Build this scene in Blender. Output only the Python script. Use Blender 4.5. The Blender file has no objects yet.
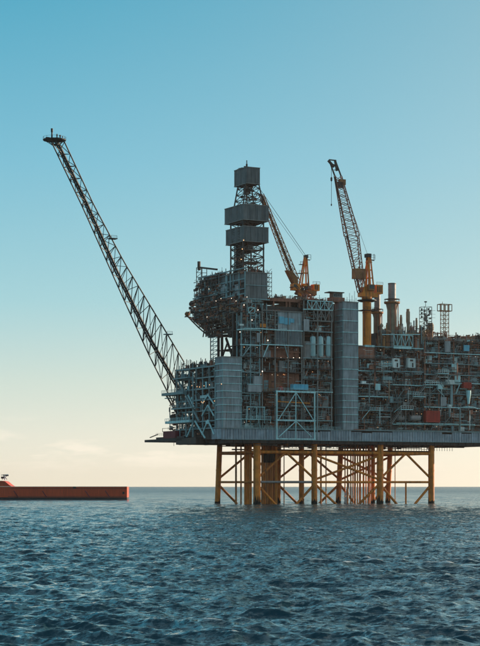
import bpy, math, random
import numpy as np
from mathutils import Vector
random.seed(7)
R = math.radians
scene = bpy.context.scene
COL = scene.collection

# ---------------------------------------------------------------- camera
F = 1800.0          # focal length in photograph pixels (480 wide)
H = 8.0             # eye height above the water
D = 766.0           # distance to the near corner of the platform
HOR = 486.0         # horizon row
TH = R(28)
cs, sn = math.cos(TH), math.sin(TH)
cam = bpy.data.cameras.new('camera')
co = bpy.data.objects.new('camera', cam); COL.objects.link(co)
co.location = (0, 0, H); co.rotation_euler = (R(90), 0, 0)
cam.sensor_fit = 'HORIZONTAL'; cam.sensor_width = 36
cam.lens = 36 * F / 480
cam.shift_y = (HOR - 323) / 480
cam.clip_start = 1; cam.clip_end = 80000
scene.camera = co

# ---------------------------------------------------------------- sky and sun
SUN_EL, SUN_AZ = R(14), R(58)      # azimuth measured clockwise from the view axis (+Y)
world = bpy.data.worlds.new('World'); scene.world = world; world.use_nodes = True
nt = world.node_tree; nd, lk = nt.nodes, nt.links
for n in list(nd): nd.remove(n)
def N(tree, typ, **kw):
    n = tree.nodes.new(typ)
    for k, v in kw.items(): setattr(n, k, v)
    return n
def math_node(tree, op, a, b=None, clamp=False):
    n = N(tree, 'ShaderNodeMath', operation=op); n.use_clamp = clamp
    for i, s in enumerate((a, b)):
        if s is None: continue
        if isinstance(s, (int, float)): n.inputs[i].default_value = s
        else: tree.links.new(s, n.inputs[i])
    return n.outputs[0]
out = N(nt, 'ShaderNodeOutputWorld'); bg = N(nt, 'ShaderNodeBackground')
lk.new(bg.outputs[0], out.inputs[0])
tc = N(nt, 'ShaderNodeTexCoord'); sep = N(nt, 'ShaderNodeSeparateXYZ')
lk.new(tc.outputs['Generated'], sep.inputs[0])
el = math_node(nt, 'MAXIMUM', sep.outputs[2], 0.0)
ramp = N(nt, 'ShaderNodeValToRGB')
t = math_node(nt, 'POWER', el, 0.5)                 # sqrt(sin elevation): 15 degrees -> 0.51
lk.new(t, ramp.inputs[0])
stops = [(0.0, (.78, .71, .55)), (.10, (.745, .70, .57)), (.165, (.66, .67, .575)), (.24, (.50, .61, .56)), (.32, (.29, .53, .58)),
         (.42, (.150, .425, .55)), (.515, (.045, .315, .46)), (.70, (.12, .26, .34)), (1.0, (.15, .22, .28))]
cr = ramp.color_ramp
while len(cr.elements) < len(stops): cr.elements.new(0.5)
for e, (p, c) in zip(cr.elements, stops): e.position = p; e.color = (*c, 1)
# whitish-warm glow of the air towards the sun
dot = N(nt, 'ShaderNodeVectorMath', operation='DOT_PRODUCT')
lk.new(tc.outputs['Generated'], dot.inputs[0])
dot.inputs[1].default_value = (math.sin(SUN_AZ)*math.cos(SUN_EL), math.cos(SUN_AZ)*math.cos(SUN_EL), math.sin(SUN_EL))
g = math_node(nt, 'POWER', math_node(nt, 'MAXIMUM', dot.outputs['Value'], 0.0), 4.5)
g = math_node(nt, 'MULTIPLY', g, 1.0)
g2 = math_node(nt, 'POWER', math_node(nt, 'MAXIMUM', dot.outputs['Value'], 0.0), 2.5)   # brighter low down towards the sun
low = math_node(nt, 'POWER', math_node(nt, 'SUBTRACT', 1.0, el), 22.0)
g = math_node(nt, 'MINIMUM', math_node(nt, 'ADD', g, math_node(nt, 'MULTIPLY', math_node(nt, 'MULTIPLY', g2, low), 1.5)), 1.0)
mixg = N(nt, 'ShaderNodeMix', data_type='RGBA', blend_type='MIX')
lk.new(g, mixg.inputs[0]); lk.new(ramp.outputs[0], mixg.inputs[6]); mixg.inputs[7].default_value = (.98, .88, .70, 1)
# low fair-weather clouds near the horizon
mp = N(nt, 'ShaderNodeMapping'); lk.new(tc.outputs['Generated'], mp.inputs[0]); mp.inputs['Scale'].default_value = (14, 14, 62)
mp.inputs['Location'].default_value = (0.9, 0, 0.2)
nz = N(nt, 'ShaderNodeTexNoise'); nz.inputs['Scale'].default_value = 1.9; nz.inputs['Detail'].default_value = 7; nz.inputs['Roughness'].default_value = .55
lk.new(mp.outputs[0], nz.inputs[0])
cm = N(nt, 'ShaderNodeMapRange'); cm.inputs[1].default_value = .50; cm.inputs[2].default_value = .64; lk.new(nz.outputs[0], cm.inputs[0])
band = N(nt, 'ShaderNodeValToRGB'); lk.new(el, band.inputs[0])
bs = [(0.0, 0), (.009, .2), (.016, .8), (.026, .55), (.04, .0)]
while len(band.color_ramp.elements) < len(bs): band.color_ramp.elements.new(.5)
for e, (p, c) in zip(band.color_ramp.elements, bs): e.position = p; e.color = (c, c, c, 1)
cf = math_node(nt, 'MULTIPLY', cm.outputs[0], band.outputs[0])
cf = math_node(nt, 'MULTIPLY', cf, .8)
mixc = N(nt, 'ShaderNodeMix', data_type='RGBA', blend_type='MIX')
lk.new(cf, mixc.inputs[0]); lk.new(mixg.outputs[2], mixc.inputs[6]); mixc.inputs[7].default_value = (.93, .84, .70, 1)
# physically based sky blended in
sky = N(nt, 'ShaderNodeTexSky', sky_type='NISHITA'); sky.sun_disc = False
sky.sun_elevation = SUN_EL; sky.sun_rotation = SUN_AZ
sc_ = N(nt, 'ShaderNodeVectorMath', operation='SCALE'); lk.new(sky.outputs[0], sc_.inputs[0]); sc_.inputs['Scale'].default_value = .08
mixs = N(nt, 'ShaderNodeMix', data_type='RGBA', blend_type='MIX'); mixs.inputs[0].default_value = .05
lk.new(mixc.outputs[2], mixs.inputs[6]); lk.new(sc_.outputs[0], mixs.inputs[7])
lk.new(mixs.outputs[2], bg.inputs[0]); bg.inputs[1].default_value = 1.0

sl = bpy.data.lights.new('sun', 'SUN'); so = bpy.data.objects.new('sun', sl); COL.objects.link(so)
sl.energy = 5.0; sl.angle = R(.6); sl.color = (1, .80, .58)
sd = Vector((math.sin(SUN_AZ)*math.cos(SUN_EL), math.cos(SUN_AZ)*math.cos(SUN_EL), math.sin(SUN_EL)))
so.rotation_euler = sd.to_track_quat('Z', 'Y').to_euler(); so.location = (300, 300, 300)
scene.view_settings.view_transform = 'Standard'; scene.view_settings.look = 'None'
scene.view_settings.exposure = 0.3; scene.view_settings.gamma = 1
scene.render.engine = 'CYCLES'

# ---------------------------------------------------------------- materials
def mat(name, c, rough=.6, metal=0.0, var=.25, streak=.3, rust=0.0, scale=.35, rustc=(.16, .055, .025), spec=.4):
    m = bpy.data.materials.new(name); m.use_nodes = True; t = m.node_tree
    b = t.nodes['Principled BSDF']
    tcn = N(t, 'ShaderNodeTexCoord')
    n1 = N(t, 'ShaderNodeTexNoise'); n1.inputs['Scale'].default_value = scale; n1.inputs['Detail'].default_value = 5
    t.links.new(tcn.outputs['Object'], n1.inputs[0])
    mp = N(t, 'ShaderNodeMapping'); mp.inputs['Scale'].default_value = (1.1, 1.1, .07); t.links.new(tcn.outputs['Object'], mp.inputs[0])
    n2 = N(t, 'ShaderNodeTexNoise'); n2.inputs['Scale'].default_value = 1.6; n2.inputs['Detail'].default_value = 4
    t.links.new(mp.outputs[0], n2.inputs[0])
    a = math_node(t, 'MULTIPLY', math_node(t, 'SUBTRACT', n1.outputs[0], .5), var*3)
    s = math_node(t, 'MULTIPLY', math_node(t, 'SUBTRACT', n2.outputs[0], .5), streak*3)
    f = math_node(t, 'ADD', math_node(t, 'ADD', a, s), 1.0)
    f = math_node(t, 'MAXIMUM', f, .3)
    oi = N(t, 'ShaderNodeObjectInfo')
    f = math_node(t, 'MULTIPLY', f, math_node(t, 'ADD', math_node(t, 'MULTIPLY', oi.outputs['Random'], .24), .88))
    sc = N(t, 'ShaderNodeVectorMath', operation='SCALE'); sc.inputs[0].default_value = c; t.links.new(f, sc.inputs['Scale'])
    col = sc.outputs[0]
    if rust > 0:
        n3 = N(t, 'ShaderNodeTexNoise'); n3.inputs['Scale'].default_value = .8; n3.inputs['Detail'].default_value = 8; n3.inputs['Roughness'].default_value = .7
        t.links.new(mp.outputs[0], n3.inputs[0])
        mr = N(t, 'ShaderNodeMapRange'); mr.inputs[1].default_value = .62 - rust*.3; mr.inputs[2].default_value = .75 - rust*.2
        t.links.new(n3.outputs[0], mr.inputs[0])
        mx = N(t, 'ShaderNodeMix', data_type='RGBA'); t.links.new(mr.outputs[0], mx.inputs[0]); t.links.new(col, mx.inputs[6]); mx.inputs[7].default_value = (*rustc, 1)
        col = mx.outputs[2]
    t.links.new(col, b.inputs['Base Color'])
    b.inputs['Roughness'].default_value = rough; b.inputs['Metallic'].default_value = metal
    b.inputs['Specular IOR Level'].default_value = spec
    return m
M = {
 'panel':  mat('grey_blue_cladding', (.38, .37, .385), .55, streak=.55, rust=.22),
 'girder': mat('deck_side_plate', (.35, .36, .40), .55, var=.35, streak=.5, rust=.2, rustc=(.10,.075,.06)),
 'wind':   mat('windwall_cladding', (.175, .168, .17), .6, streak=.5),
 'grey':   mat('grey_steel', (.27, .24, .225), .6, rust=.2),
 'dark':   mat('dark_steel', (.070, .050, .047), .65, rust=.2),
 'black':  mat('soot_black_steel', (.018, .020, .024), .6),
 'brown':  mat('red_brown_primer', (.38, .14, .09), .7, var=.4, rust=.3),
 'rust':   mat('rusty_steel', (.36, .15, .06), .75, var=.4),
 'teal':   mat('pale_teal_paint', (.50, .73, .74), .5, streak=.4, rust=.1),
 'tealdk': mat('dull_teal_paint', (.24, .335, .35), .55, streak=.4, rust=.2),
 'tan':    mat('buff_insulation', (.36, .25, .17), .65, var=.4, rust=.2),
 'white':  mat('off_white_paint', (.74, .75, .72), .45, var=.15, rust=.05),
 'pale':   mat('pale_tank_paint', (.60, .76, .76), .45, var=.15),
 'yellow': mat('weathered_yellow_paint', (.86, .245, .022), .5, var=.3, rust=.4),
 'leg':    mat('weathered_orange_leg_paint', (.82, .215, .022), .5, var=.45, streak=.6, rust=.35, rustc=(.12,.045,.02)),
 'pipeleg':mat('brown_conductor_paint', (.66, .19, .035), .5, var=.3, rust=.4, rustc=(.10,.04,.02)),
 'red':    mat('red_paint', (.48, .045, .03), .5, var=.15),
 'maroon': mat('maroon_paint', (.22, .03, .045), .5),
 'orange': mat('orange_hull_paint', (.68, .072, .018), .45, var=.12, streak=.25, rust=.12, scale=.12, rustc=(.14,.03,.02)),
 'stack':  mat('grey_lagging_and_brace_sheen', (.30, .25, .24), .5),
 'growth': mat('marine_growth', (.022, .020, .016), .95, scale=2),
 'glass':  mat('dark_window_glass', (.02, .03, .04), .15),
 'spray':  mat('white_water', (.80, .84, .84), .5, var=.05, streak=0),
 'green':  mat('green_paint', (.03, .20, .14), .5),
 'blue':   mat('bright_blue_paint', (.16, .50, .66), .5, var=.15),
}
def emat(name, c, s):
    m = bpy.data.materials.new(name); m.use_nodes = True
    b = m.node_tree.nodes['Principled BSDF']; b.inputs['Base Color'].default_value = (.5, .5, .5, 1)
    b.inputs['Emission Color'].default_value = (*c, 1); b.inputs['Emission Strength'].default_value = s
    m.cycles.emission_sampling = 'NONE'
    return m
M['lampw'] = emat('warm_lamp_glow', (1, .50, .20), 1.6)
M['lampc'] = emat('white_lamp_glow', (1, .84, .64), 1.7)
MI = list(M.keys())

# ---------------------------------------------------------------- coordinates
# platform frame: u along the front (right and away), v across (left and away), z up.
OX = (222 - 240) / F * D
def U(px, v=0.0):
    k = (px - 240) / F
    return (k*D + k*v*cs - OX + v*sn) / (cs - k*sn)
def V(px, u=0.0):
    k = (px - 240) / F
    return (OX + u*cs - k*D - k*u*sn) / (sn + k*cs)
def Z(py, u, v): return H + (HOR - py) / F * (D + u*sn + v*cs)
def P(px, py, v=0.0):
    u = U(px, v); return Vector((u, v, Z(py, u, v)))
def Q(px, py, u=0.0):                       # a point on the left side of something at given u
    v = V(px, u); return Vector((u, v, Z(py, u, v)))
def to_world(p): return Vector((OX + p[0]*cs - p[1]*sn, D + p[0]*sn + p[1]*cs, p[2]))

# ---------------------------------------------------------------- mesh builder
class MB:
    def __init__(s): s.v = []; s.f = []; s.m = []; s.cur = 0
    def mat(s, key): s.cur = MI.index(key); return s
    def raw(s, vs, fs):
        n = len(s.v); s.v += [tuple(p) for p in vs]; s.f += [tuple(i+n for i in f) for f in fs]; s.m += [s.cur]*len(fs); return s
    def box(s, a, b):
        x0, x1 = sorted((a[0], b[0])); y0, y1 = sorted((a[1], b[1])); z0, z1 = sorted((a[2], b[2]))
        return s.raw([(x0,y0,z0),(x1,y0,z0),(x1,y1,z0),(x0,y1,z0),(x0,y0,z1),(x1,y0,z1),(x1,y1,z1),(x0,y1,z1)],
                     [(3,2,1,0),(4,5,6,7),(0,1,5,4),(1,2,6,5),(2,3,7,6),(3,0,4,7)])
    def bar(s, a, b, w, h=None):             # rectangular bar from a to b
        a = Vector(a); b = Vector(b); d = b - a
        if d.length < 1e-5: return s
        h = h or w; d.normalize()
        up = Vector((0,0,1)) if abs(d.z) < .95 else Vector((0,1,0))
        x = d.cross(up).normalized()*w/2; y = x.cross(d).normalized()*h/2
        vs = [p + i*x + j*y for p in (a, b) for i, j in ((-1,-1),(1,-1),(1,1),(-1,1))]
        return s.raw(vs, [(0,1,2,3),(7,6,5,4),(0,4,5,1),(1,5,6,2),(2,6,7,3),(3,7,4,0)])
    def tube(s, a, b, r, r2=None, n=8, cap=True):
        a = Vector(a); b = Vector(b); d = b - a
        if d.length < 1e-5: return s
        r2 = r if r2 is None else r2; d.normalize()
        up = Vector((0,0,1)) if abs(d.z) < .95 else Vector((0,1,0))
        x = d.cross(up).normalized(); y = x.cross(d)
        vs = []
        for p, q in ((a, r), (b, r2)):
            vs += [p + (x*math.cos(2*math.pi*i/n) + y*math.sin(2*math.pi*i/n))*q for i in range(n)]
        fs = [(i, i+n, (i+1) % n + n, (i+1) % n) for i in range(n)]
        if cap: fs += [tuple(range(n)), tuple(range(2*n-1, n-1, -1))]
        return s.raw(vs, fs)
    def lathe(s, c, prof, n=16):             # prof: (r, z) pairs, up the z axis
        vs = [(c[0]+r*math.cos(2*math.pi*i/n), c[1]+r*math.sin(2*math.pi*i/n), c[2]+z) for r, z in prof for i in range(n)]
        fs = [(k*n+i, k*n+(i+1) % n, (k+1)*n+(i+1) % n, (k+1)*n+i) for k in range(len(prof)-1) for i in range(n)]
        fs += [tuple(range(n-1, -1, -1)), tuple(range((len(prof)-1)*n, len(prof)*n))]
        return s.raw(vs, fs)
    def prism(s, poly, axis, t0, t1):        # polygon extruded along an axis (0,1,2)
        n = len(poly)
        def put(p, t):
            q = list(p); q.insert(axis, t); return tuple(q)
        vs = [put(p, t0) for p in poly] + [put(p, t1) for p in poly]
        fs = [tuple(range(n)), tuple(range(2*n-1, n-1, -1))] + [(i, i+n, (i+1) % n+n, (i+1) % n) for i in range(n)]
        return s.raw(vs, fs)
    def rail(s, a, b, h=1.15, r=.055, step=1.8):
        a = Vector(a); b = Vector(b); L = (b-a).length; k = max(1, int(L/step)); up = Vector((0,0,h))
        for i in range(k+1):
            p = a.lerp(b, i/k); s.bar(p, p+up, r*1.3)
        s.bar(a+up, b+up, r*1.6); s.bar(a+up*.5, b+up*.5, r*1.2); return s
    def truss(s, a, b, h, n, r, up=(0,0,1)):  # planar truss, bottom chord a-b
        a = Vector(a); b = Vector(b); w = Vector(up)*h
        s.bar(a, b, r*1.5); s.bar(a+w, b+w, r*1.5)
        for i in range(n):
            p, q = a.lerp(b, i/n), a.lerp(b, (i+1)/n)
            s.bar(p, p+w, r)
            s.bar(p, q+w, r) if i % 2 else s.bar(p+w, q, r)
        s.bar(b, b+w, r); return s
    def build(s, name, parent=None, kind=None, base=None, smooth=False):
        if not s.v: return None
        base = Vector(base if base is not None else (parent['_base'] if parent is not None and '_base' in parent else (0,0,0)))
        me = bpy.data.meshes.new(name)
        used = sorted(set(s.m)); remap = {k: i for i, k in enumerate(used)}
        me.from_pydata([(p[0]-base[0], p[1]-base[1], p[2]-base[2]) for p in s.v], [], s.f)
        for k in used: me.materials.append(M[MI[k]])
        me.polygons.foreach_set('material_index', [remap[k] for k in s.m])
        if smooth:
            me.shade_smooth() if hasattr(me, 'shade_smooth') else None
            me.set_sharp_from_angle(angle=R(40))
        o = bpy.data.objects.new(name, me); COL.objects.link(o)
        if parent is not None:
            o.parent = parent
            if '_base' in parent and parent.get('_sub'): pass
        if kind: o['kind'] = kind
        return o
BASES = {}
def thing(name, label, cat, base, group=None, rot=TH, world=False):
    o = bpy.data.objects.new(name, None); COL.objects.link(o)
    o.location = base if world else to_world(base); o.rotation_euler = (0, 0, rot)
    o['label'] = label; o['category'] = cat
    if group: o['group'] = group
    o.empty_display_size = 1
    BASES[o.name] = Vector(base)
    return o
def part(mb, name, parent, kind=None, smooth=False, top=None):
    """link mb as a part of thing `parent`, or as a sub-part when top (the thing) is given"""
    t = top or parent
    return mb.build(name, parent, kind, base=BASES[t.name], smooth=smooth)
def inst(src, parent, loc):                 # a copy of a part, sharing its mesh
    c = src.copy(); COL.objects.link(c); c.parent = parent; c.location = loc; return c
def mb(key='grey'): return MB().mat(key)
def pick(w): return random.choices([k for k, _ in w], [x for _, x in w])[0]

# ---------------------------------------------------------------- the sea
def build_sea():
    rs = []; r = 3.0
    while r < 19000:
        rs.append(r)
        r += 3 if r < 60 else .0021*r if r < 1300 else .0021*r*(r/1300)**1.3 if r < 8000 else r*.05
    rs = np.array(rs + [20000.])
    front = np.arange(-10.5, 10.5, .06)
    back = np.linspace(10.5, 349.5, 70)
    ang = np.radians(np.concatenate([front, back]))
    nr, na = len(rs), len(ang)
    rr, aa = np.meshgrid(rs, ang, indexing='ij')
    x = (rr*np.sin(aa)).ravel(); y = (rr*np.cos(aa)).ravel(); rv = rr.ravel()
    z = np.zeros_like(x); dx = np.zeros_like(x); dy = np.zeros_like(x)
    rng = np.random.default_rng(5)
    res = np.maximum(.1, .0018*rv*np.maximum(1, rv/1300)**1.2)
    wind = R(200)
    for i in range(205):
        lam = .45 * (16/.45)**(rng.random()) if i < 170 else 14*(4.2)**rng.random()
        k = 2*math.pi/lam
        a = .0050*lam if lam < 5 else .0050*5*(5/lam)**.3
        a *= (.55 + .9*rng.random())*(1.35 if .9 < lam < 3.2 else .85 if 5 < lam < 16 else 1)
        th = wind + rng.normal()*.75
        kx, ky = k*math.sin(th), k*math.cos(th); ph = rng.random()*6.283
        att = np.clip((lam/res - 2.2)/2.5, 0, 1)
        att *= (rv < 12000)
        w = kx*x + ky*y + ph
        c, s_ = np.cos(w), np.sin(w)
        z += a*att*c
        dx -= a*att*s_*kx/k*.9; dy -= a*att*s_*ky/k*.9
    # calm the patchiness: gust modulation
    gm = 1 + .22*np.sin(x*.021+y*.013+1) * np.sin(y*.031-x*.008)
    z *= gm
    vs = np.stack([x+dx, y+dy, z], 1)
    idx = np.arange(nr*na).reshape(nr, na)
    a_ = idx[:-1]; b_ = idx[1:]
    q = np.stack([a_, b_, np.roll(b_, -1, 1), np.roll(a_, -1, 1)], -1).reshape(-1, 4)
    me = bpy.data.meshes.new('sea'); me.vertices.add(len(vs)); me.vertices.foreach_set('co', vs.ravel())
    me.loops.add(q.size); me.loops.foreach_set('vertex_index', q.ravel().astype(np.int32))
    me.polygons.add(len(q)); me.polygons.foreach_set('loop_start', np.arange(0, q.size, 4, dtype=np.int32))
    me.polygons.foreach_set('loop_total', np.full(len(q), 4, dtype=np.int32))
    me.update(calc_edges=True)
    sg = z[(rv > 80) & (rv < 300)].std(); fo = np.clip((z/sg-1.9)/1.2, 0, 1)*(rv < 2500)
    for k_ in ('A', 'B', 'C', 'D', 'E', 'F', 'G', 'H', 'I', 'K'):
        w_ = to_world(FOOT[k_]); d_ = np.hypot(x-w_.x, (y-w_.y)*.8); fo = np.maximum(fo, np.clip(1-d_/5.5, 0, 1)*.8)
    sx0_, sx1_ = (-52-240)/F*1051, (127-240)/F*1051
    ds = np.maximum(np.maximum(sx0_-x, x-sx1_-6), 0)+np.maximum(np.maximum(1051-y, y-1069), 0); fo = np.maximum(fo, np.clip(1-ds/9, 0, 1)*.75)
    at = me.attributes.new('foam', 'FLOAT', 'POINT'); at.data.foreach_set('value', fo.astype(np.float32))
    me.polygons.foreach_set('use_smooth', np.ones(len(q), dtype=bool))
    if me.polygons[nr*na//2].normal.z < 0: me.flip_normals()
    m = bpy.data.materials.new('sea_water'); m.use_nodes = True; t = m.node_tree; b = t.nodes['Principled BSDF']
    b.inputs['Base Color'].default_value = (.007, .052, .070, 1)
    b.inputs['IOR'].default_value = 1.33; mrr = N(t, 'ShaderNodeMapRange'); mrr.inputs[1].default_value = 350; mrr.inputs[2].default_value = 2500; mrr.inputs[3].default_value = .05; mrr.inputs[4].default_value = .24
    g_ = N(t, 'ShaderNodeNewGeometry')
    n1 = N(t, 'ShaderNodeTexNoise'); n1.inputs['Scale'].default_value = 2.4; n1.inputs['Detail'].default_value = 5; n1.inputs['Roughness'].default_value = .68
    mpn = N(t, 'ShaderNodeMapping'); mpn.inputs['Scale'].default_value = (.8, 1.25, 1); t.links.new(g_.outputs['Position'], mpn.inputs[0]); t.links.new(mpn.outputs[0], n1.inputs[0])
    n2 = N(t, 'ShaderNodeTexNoise'); n2.inputs['Scale'].default_value = .16; n2.inputs['Detail'].default_value = 5; t.links.new(mpn.outputs[0], n2.inputs[0])
    def vm(op, x, y=None, sc=None):
        n = N(t, 'ShaderNodeVectorMath', operation=op); t.links.new(x, n.inputs[0])
        if y is not None: t.links.new(y, n.inputs[1]) if not isinstance(y, tuple) else setattr(n.inputs[1], 'default_value', y)
        if sc is not None: n.inputs['Scale'].default_value = sc
        return n.outputs[0]
    a1 = vm('MULTIPLY', vm('SUBTRACT', n1.outputs['Color'], (.5, .5, .5)), (2.0, 2.9, 0))
    dist = N(t, 'ShaderNodeVectorMath', operation='LENGTH'); t.links.new(g_.outputs['Position'], dist.inputs[0])
    mrd = N(t, 'ShaderNodeMapRange'); mrd.inputs[1].default_value = 250; mrd.inputs[2].default_value = 2500; mrd.inputs[3].default_value = 1; mrd.inputs[4].default_value = 1.4
    t.links.new(dist.outputs['Value'], mrd.inputs[0]); t.links.new(dist.outputs['Value'], mrr.inputs[0]); t.links.new(mrr.outputs[0], b.inputs['Roughness'])
    sc1 = N(t, 'ShaderNodeVectorMath', operation='SCALE'); t.links.new(a1, sc1.inputs[0]); t.links.new(mrd.outputs[0], sc1.inputs['Scale']); a1 = sc1.outputs[0]
    a2 = vm('MULTIPLY', vm('SUBTRACT', n2.outputs['Color'], (.5, .5, .5)), (.5, .8, 0))
    nn = vm('NORMALIZE', vm('ADD', vm('ADD', g_.outputs['Normal'], a1), a2))
    t.links.new(nn, b.inputs['Normal'])
    fa = N(t, 'ShaderNodeAttribute', attribute_name='foam'); n3 = N(t, 'ShaderNodeTexNoise'); n3.inputs['Scale'].default_value = 1.6; n3.inputs['Detail'].default_value = 8; n3.inputs['Roughness'].default_value = .75
    t.links.new(mpn.outputs[0], n3.inputs[0])
    ff = math_node(t, 'ADD', math_node(t, 'MULTIPLY', n3.outputs[0], 2.4), math_node(t, 'MULTIPLY', fa.outputs['Fac'], 1.0))
    mf = N(t, 'ShaderNodeMapRange'); mf.inputs[1].default_value = 1.75; mf.inputs[2].default_value = 2.25; t.links.new(ff, mf.inputs[0])
    fm = math_node(t, 'MULTIPLY', mf.outputs[0], math_node(t, 'GREATER_THAN', fa.outputs['Fac'], .001))
    fb = N(t, 'ShaderNodeBsdfDiffuse'); fb.inputs[0].default_value = (.62, .66, .66, 1); ms = N(t, 'ShaderNodeMixShader')
    t.links.new(fm, ms.inputs[0]); t.links.new(b.outputs[0], ms.inputs[1]); t.links.new(fb.outputs[0], ms.inputs[2])
    t.links.new(ms.outputs[0], t.nodes['Material Output'].inputs['Surface'])
    me.materials.append(m)
    o = bpy.data.objects.new('sea', me); COL.objects.link(o); o['kind'] = 'structure'
    o['label'] = 'choppy dark teal open sea reaching the horizon'
FOOT = {k: Vector((U(px, v), v, 0)) for k, px, v in (('B', 257, 4), ('E', 314.3, 4), ('G', 380, 4), ('I', 431.3, 4), ('A', 216.9, 40), ('C', 277.5, 40), ('F', 337.5, 40), ('H', 387.3, 40), ('D', 301.5, 20), ('K', 373, 20))}
build_sea()

# ---------------------------------------------------------------- sea air: thin even haze round the whole scene
def build_haze():
    a = 20600.0; zb_, zt_ = -4.0, 172.0
    vs = [(x, y, z) for z in (zb_, zt_) for x, y in ((-a, -a), (a, -a), (a, a), (-a, a))]
    me = bpy.data.meshes.new('haze'); me.from_pydata(vs, [], [(3,2,1,0),(4,5,6,7),(0,1,5,4),(1,2,6,5),(2,3,7,6),(3,0,4,7)])
    m = bpy.data.materials.new('haze_air'); m.use_nodes = True; t = m.node_tree
    for n in list(t.nodes): t.nodes.remove(n)
    o_ = N(t, 'ShaderNodeOutputMaterial'); v = N(t, 'ShaderNodeVolumePrincipled'); t.links.new(v.outputs[0], o_.inputs['Volume'])
    v.inputs['Color'].default_value = (.98, .91, .86, 1); v.inputs['Density'].default_value = HAZE; v.inputs['Anisotropy'].default_value = .55
    me.materials.append(m); o = bpy.data.objects.new('haze', me); COL.objects.link(o); o['kind'] = 'stuff'
    o['label'] = 'thin pale sea haze filling the air'
HAZE = .00002
build_haze()

# ---------------------------------------------------------------- jacket legs
ZB = Z(440, 0, 0)            # underside of the deck girder
ZT = Z(427.8, 0, 0)          # top of the deck girder
WD = 46.0                    # width of the platform
ZJ = Z(452, 0, 4)            # top frame of the jacket
jk = thing('steel_jacket', 'orange-brown tubular steel legs and braces carrying the platform out of the sea', 'platform legs', (U(300, 20), 20, 0))
VF, VB = 4.0, 40.0
def zz(py, v, px=320): return Z(py, U(px, v), v)
def leg(px_t, px_b, v, r, vb=None, g=True):
    vb = v if vb is None else vb
    a = Vector((U(px_b, vb), vb, -6)); b = Vector((U(px_t, v), v, ZB-.2))
    r *= 1.12; o = part(mb('leg').tube(a, b, r, n=20), 'leg', jk, smooth=True)
    k1, k2 = (4.5)/(ZB+6), (7.6)/(ZB+6)
    if g:
        lo, hi = a.lerp(b, k1), a.lerp(b, k2); nn = 28; vs = []
        for q in range(nn):
            ca, sa = math.cos(q*2*math.pi/nn), math.sin(q*2*math.pi/nn); j = random.random()**2*2.2*(1.6 if r > 1.5 else 1); top_ = hi+(b-a).normalized()*(j-.6)
            vs += [(lo.x+ca*(r+.12), lo.y+sa*(r+.12), lo.z), (top_.x+ca*(r+.05), top_.y+sa*(r+.05), top_.z)]
        m_ = mb('growth').raw(vs, [(2*q, 2*((q+1) % nn), 2*((q+1) % nn)+1, 2*q+1) for q in range(nn)])
        part(m_, 'marine_growth', o, top=jk, smooth=True)
        m2 = mb('leg').tube(a.lerp(b, .62), a.lerp(b, .62)+(b-a).normalized()*.7, r+.08, n=20)
        part(m2, 'collar', o, top=jk)
    return a, b
L = {}
L['B'] = leg(257, 257, VF, 1.45); L['E'] = leg(314.3, 314.3, VF, 1.15); L['G'] = leg(380, 380, VF, 1.35); L['I'] = leg(431.3, 431.3, VF, 1.25)
L['A'] = leg(219.8, 216.9, VB, 1.1); L['C'] = leg(278.5, 277.5, VB, 1.15); L['F'] = leg(341, 337.5, VB, 1.1); L['H'] = leg(390.3, 387.3, VB, 1.05)
L['D'] = leg(301.5, 301.5, 20, 1.05); L['K'] = leg(373, 373, 20, .85)
def onleg(k, z):
    a, b = L[k]; return a.lerp(b, (z-a.z)/(b.z-a.z))
def brace(name, a, b, r, key='leg'):
    return part(mb(key).tube(a, b, r, n=12), name, jk, smooth=True)
z_up, z_mid, z_lo = zz(452.5, VF), zz(482, VF), zz(485, VF)
front = ['B', 'E', 'G', 'I']; back = ['A', 'C', 'F', 'H']
for row in (front, back):
    for a, b in zip(row, row[1:]):
        brace('horizontal_brace', onleg(a, z_up), onleg(b, z_up), .75)
        brace('horizontal_brace', onleg(a, z_mid), onleg(b, z_mid), .5, 'stack' if row is front and a == 'B' else 'leg')  # left front brace is grey: the sheen of light put into its colour
for a, b in zip(front, back):
    brace('horizontal_brace', onleg(a, z_up), onleg(b, z_up), .6)
    brace('horizontal_brace', onleg(a, z_mid), onleg(b, z_mid), .42)
def mid(a, b, z): return onleg(a, z).lerp(onleg(b, z), .5)
for a, b, ty in (('A','C','K'), ('C','F','K'), ('B','E','K'), ('E','G','X'), ('F','H','X'), ('G','I','K')):
    if ty == 'K':
        m_ = mid(a, b, z_up)
        brace('diagonal_brace', onleg(a, z_mid+1.4), m_, .52); brace('diagonal_brace', onleg(b, z_mid+1.4), m_, .52)
        m_ = mid(a, b, -5)
        brace('diagonal_brace', onleg(a, z_mid-1), m_, .55); brace('diagonal_brace', onleg(b, z_mid-1), m_, .55)
        if a == 'G':
            brace('vertical_riser', mid(a, b, z_mid), mid(a, b, -5), .38)
    else:
        brace('diagonal_brace', onleg(a, z_mid+1), onleg(b, z_up-1), .52); brace('diagonal_brace', onleg(b, z_mid+1), onleg(a, z_up-1), .52)
        m_ = mid(a, b, -5)
        brace('diagonal_brace', onleg(a, z_mid-.6), m_, .55); brace('diagonal_brace', onleg(b, z_mid-.6), m_, .55)
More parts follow.
